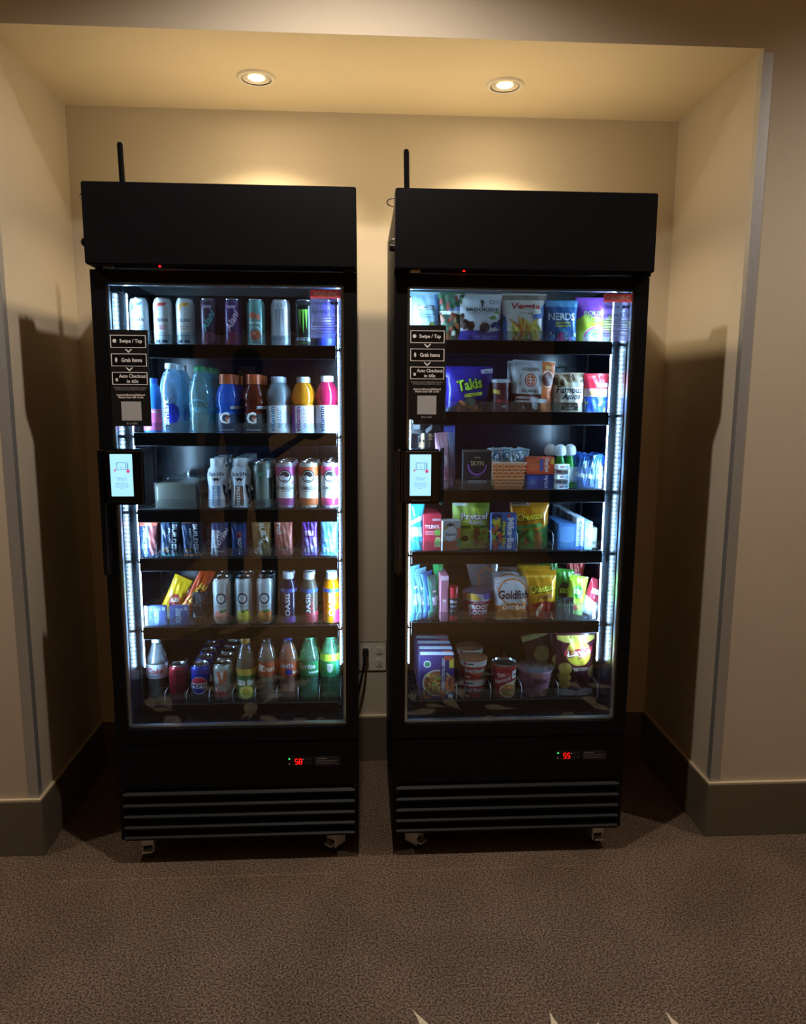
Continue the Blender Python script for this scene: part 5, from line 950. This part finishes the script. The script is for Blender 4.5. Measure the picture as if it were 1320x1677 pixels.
pouch('maroon potato chip bag with yellow round emblem', .733, 'R', 5, .136, .222, .07, '4a1c28', [G([(-.5, 1), (.5, 1), (.5, .90), (.2, .84), (-.3, .86), (-.5, .9)], 'b8a848'), E(.05, .70, .34, .19, 'b89a2c', 28), E(.05, .705, .31, .17, 'c8b83a', 28), G([(-.33, .66), (.4, .72), (.42, .80), (-.3, .74)], 'a82430'), T("Lay's", .06, .70, .66, .15, 'a82430', b=.08, rot=7), T("Lay's", .06, .705, .64, .13, 'f2eeea', b=.03, rot=7), T('BALSAMIC\nSEA SALT', .1, .46, .42, .05, 'dcc8b8', b=.02), E(-.3, .46, .16, .10, 'c8a850'), E(-.32, .32, .17, .08, 'b89a48'), E(-.3, .20, .15, .07, 'c0a04c'), E(.42, .40, .12, .1, '8a7040'), G([(-.5, .0), (.5, .0), (.5, .10), (.3, .14), (.0, .09), (-.3, .14), (-.5, .1)], 'c4b4b4')]+blobs(170, 9, (-.1, .14, .4, .26), .08, ['5c2c34', '6a3a3c', '3a141c']), seed=170, n=2, desc='maroon potato chip bag', group='potato chip bags', step=.085, rough=.22, y=.05)
pouch('maroon chip bag tilted behind the pink noodle bowl', .655, 'R', 5, .10, .20, .05, '44202a', [G([(-.5, 1), (.5, 1), (.5, .9), (-.5, .86)], '9a8c54'), E(.1, .6, .3, .15, '8a7440')], y=.16, seed=174, group='potato chip bags', roll=-.22, rough=.22)

thing = thing_at
# ------------------------------------------------------------------ outlet, plug and cord on the back wall
t = thing('wall_outlet', 'ivory double wall outlet between the coolers', 'outlet', (.048, DEP, .45))
obj('cover_plate', boxm('cover_plate', (-.058, .058, -.006, 0, -.062, .062), mat('ivory_plate', 'ded6c6', .4), .003), t)
for x in (-.028, .028):
    for z in (-.026, .026):
        s = obj('socket', MB().lathe([(0, -.002), (.017, -.002), (.0175, 0)], 24).mesh('socket', mat('ivory_socket', 'e6dfd0', .35)), t, (x, -.0065, z), (-PI/2, 0, 0))
        for q, (sx, hh) in enumerate(((-.006, .009), (.006, .007))): obj('slot', boxm('slot', (sx-.001, sx+.001, -.0106, -.0086, -hh/2+.003, hh/2+.003), RUBBER, 0), t, (x, 0, z))
        obj('ground_hole', MB().lathe([(0, -.0022), (.0026, -.0022), (.0026, 0)], 10).mesh('ground_hole', RUBBER), t, (x, -.0085, z-.008), (-PI/2, 0, 0))
t = thing('power_plug', 'black plug and cord in the wall outlet', 'plug', (.020, DEP-.0105, .474))
obj('plug_body', boxm('plug_body', (-.012, .012, -.03, 0, -.014, .014), RUBBER, .003), t)
pts = [(0, -.028, 0), (-.002, -.045, -.004), (-.006, -.052, -.03), (-.014, -.05, -.08), (-.03, -.045, -.16), (-.04, -.04, -.26), (-.04, -.05, -.36), (-.055, -.07, -.445), (-.10, -.09, -.4665)]
obj('cord', MB().tube(pts, .005, 8).mesh('cord', RUBBER), t)

# ------------------------------------------------------------------ the photographer, seen only as a reflection in the glass
def skin_mesh(name, verts, edges, radii, root=0, sub=2):
    me = bpy.data.meshes.new(name); me.from_pydata(verts, edges, []); me.update()
    o = bpy.data.objects.new(name, me); C.objects.link(o)
    sk = o.modifiers.new('skin', 'SKIN'); sk.use_smooth_shade = True
    if not me.skin_vertices: me.skin_vertices.new()
    for i, r in enumerate(radii):
        sv = me.skin_vertices[0].data[i]; sv.radius = r if isinstance(r, tuple) else (r, r); sv.use_root = (i == root)
    o.modifiers.new('sub', 'SUBSURF').levels = sub
    dg = bpy.context.evaluated_depsgraph_get(); dg.update()
    m2 = bpy.data.meshes.new_from_object(o.evaluated_get(dg)); m2.name = name
    bpy.data.objects.remove(o); bpy.data.meshes.remove(me)
    return m2
def build_person():
    t = thing('person', 'person in dark cap and dark clothes holding up a phone', 'person', (-.72, -2.76, 0))
    V = []; Eg = []; Ra = []
    def chain(start, pts):
        k = start
        for p, r in pts:
            V.append(p); Ra.append(r); i = len(V)-1
            if k is not None: Eg.append((k, i))
            k = i
        return k
    pel = chain(None, [((0, 0, .97), (.15, .105))])
    ch = chain(pel, [((0, .005, 1.12), (.145, .10)), ((0, .0, 1.32), (.165, .11))])
    nb = chain(ch, [((0, 0, 1.45), (.08, .07)), ((0, .01, 1.52), .055), ((0, .025, 1.60), (.068, .082)), ((0, .02, 1.68), (.078, .095)), ((0, .015, 1.755), (.058, .072))])
    for s in (-1, 1):
        chain(pel, [((s*.095, 0, .88), .10), ((s*.105, .015, .68), .078), ((s*.11, .02, .50), .06), ((s*.115, 0, .33), .058), ((s*.12, -.015, .10), .042), ((s*.125, .05, .045), .045), ((s*.13, .14, .035), .036)])
    la = chain(ch, [((-.185, 0, 1.40), .068), ((-.235, -.02, 1.26), .052), ((-.26, -.03, 1.12), .044), ((-.255, .04, 1.0), .04), ((-.25, .09, .90), .028)])
    ra = chain(ch, [((.185, 0, 1.40), .068), ((.31, .06, 1.30), .052), ((.43, .13, 1.25), .044), ((.53, .24, 1.34), .04), ((.62, .345, 1.42), .028)])
    # hands: palm, four fingers and a thumb leaving its side
    pl = chain(la, [((-.247, .105, .855), (.022, .04)), ((-.245, .112, .815), (.016, .038))])
    for k in range(4):
        x = -.245; y = .078+.022*k; L_ = (.062, .074, .078, .07)[k]
        chain(pl, [((x, y, .80), .0095), ((x+.008, y+.002, .80-L_*.55), .009), ((x+.024, y, .80-L_), .0075)])
    chain(la+1, [((-.235, .145, .845), .011), ((-.222, .158, .81), .009)])
    pr = chain(ra, [((.645, .372, 1.45), (.036, .02)), ((.658, .385, 1.478), (.036, .016))])
    for k in range(4):
        z = 1.452+.021*k
        chain(pr, [((.668, .400, z+.01), .0095), ((.683, .424, z+.014), .009), ((.700, .424, z+.016), .0075)])
    chain(ra+1, [((.664, .366, 1.447), .011), ((.69, .388, 1.45), .009)])
    me = skin_mesh('body', V, Eg, Ra)
    ms = [mat('skin_tone', 'a87a5c', .55, noise=.06, nscale=40), mat('dark_jacket', '17181c', .8, noise=.2, nscale=30, bump=.2, bscale=120), mat('dark_trousers', '221f1e', .85, noise=.2, nscale=30), mat('black_shoes', '0d0d0d', .5)]
    for m in ms: me.materials.append(m)
    for p in me.polygons:
        c = p.center
        if c.z < .085: k = 3
        elif c.z < .95 and abs(c.x) < .22: k = 2
        elif c.z > 1.475 and abs(c.x) < .12: k = 0
        elif c.x < -.18 and c.z < .905: k = 0
        elif c.x > .615: k = 0
        else: k = 1
        p.material_index = k
    me.shade_smooth(); obj('body', me, t)
    hz = 1.63
    f = MB().add([(0, .105, hz+.01), (-.014, .104, hz-.035), (.014, .104, hz-.035), (0, .128, hz-.03), (0, .1, hz-.045)], [(0, 1, 3), (0, 3, 2), (1, 4, 3), (3, 4, 2), (0, 2, 4, 1)])
    obj('nose', f.mesh('nose', ms[0], ang=80), t)
    for s in (-1, 1):
        obj('eye', MB().lathe([(0, -.011), (.008, -.008), (.0115, 0), (.008, .008), (0, .011)], 12).mesh('eye', mat('eye_white', 'e4e0da', .2)), t, (s*.03, .092, hz+.012))
        obj('iris', MB().lathe([(0, -.0055), (.004, -.004), (.0058, 0), (.004, .004), (0, .0055)], 10).mesh('iris', mat('iris_brown', '2a1a10', .2)), t, (s*.03, .0995, hz+.012))
        obj('ear', MB().lathe([(0, -.03), (.008, -.022), (.011, .0), (.009, .02), (0, .028)], 10).mesh('ear', ms[0]), t, (s*.077, .01, hz), (0, s*.15, 0))
    obj('mouth', MB().tube([(-.024, .098, hz-.066), (-.01, .106, hz-.063), (0, .107, hz-.065), (.01, .106, hz-.063), (.024, .098, hz-.066)], .005, 6).mesh('mouth', mat('lip_tone', '7d4a40', .5)), t)
    cap = MB().lathe([(.100, 0), (.101, .03), (.094, .07), (.07, .10), (.03, .115), (0, .117)], 28)
    cv = [(x*.92, y*1.08, z) for x, y, z in cap.v]; cap.v = cv
    ca = obj('cap', cap.mesh('cap', mat('black_cap_cloth', '121214', .8, noise=.2, nscale=60), ang=60), t, (0, .02, 1.685))
    br = MB(); n = 9
    top = [(.088*math.sin(a), .05+.10*math.cos(a)+(.02 if abs(a) < .9 else 0)) for a in [(-1.45+2.9*i/(n-1)) for i in range(n)]]
    br.prism(top+[(.07, .085), (0, .10), (-.07, .085)][:0], .0, .006)
    obj('cap_brim', br.mesh('cap_brim', mat('black_cap_cloth'), .001, 1), ca, (0, .03, 0), (.12, 0, 0))
    obj('hair', MB().lathe([(.084, -.055), (.092, -.02), (.094, .01)], 24).mesh('hair', mat('dark_hair', '17110d', .7, noise=.3, nscale=120)), t, (0, -.004, 1.685))
    p = thing('phone', 'black phone held up at arm length', 'phone', (0, -2.352, 1.5))
    obj('phone_case', boxm('phone_case', (-.037, .037, -.004, .004, -.077, .077), mat('phone_black', '0c0c0e', .3), .003, 2), p)
    obj('phone_screen', boxm('phone_screen', (-.034, .034, -.0046, -.004, -.073, .073), mat('phone_glass', '101418', .1), .0002, 1), p)
build_person()
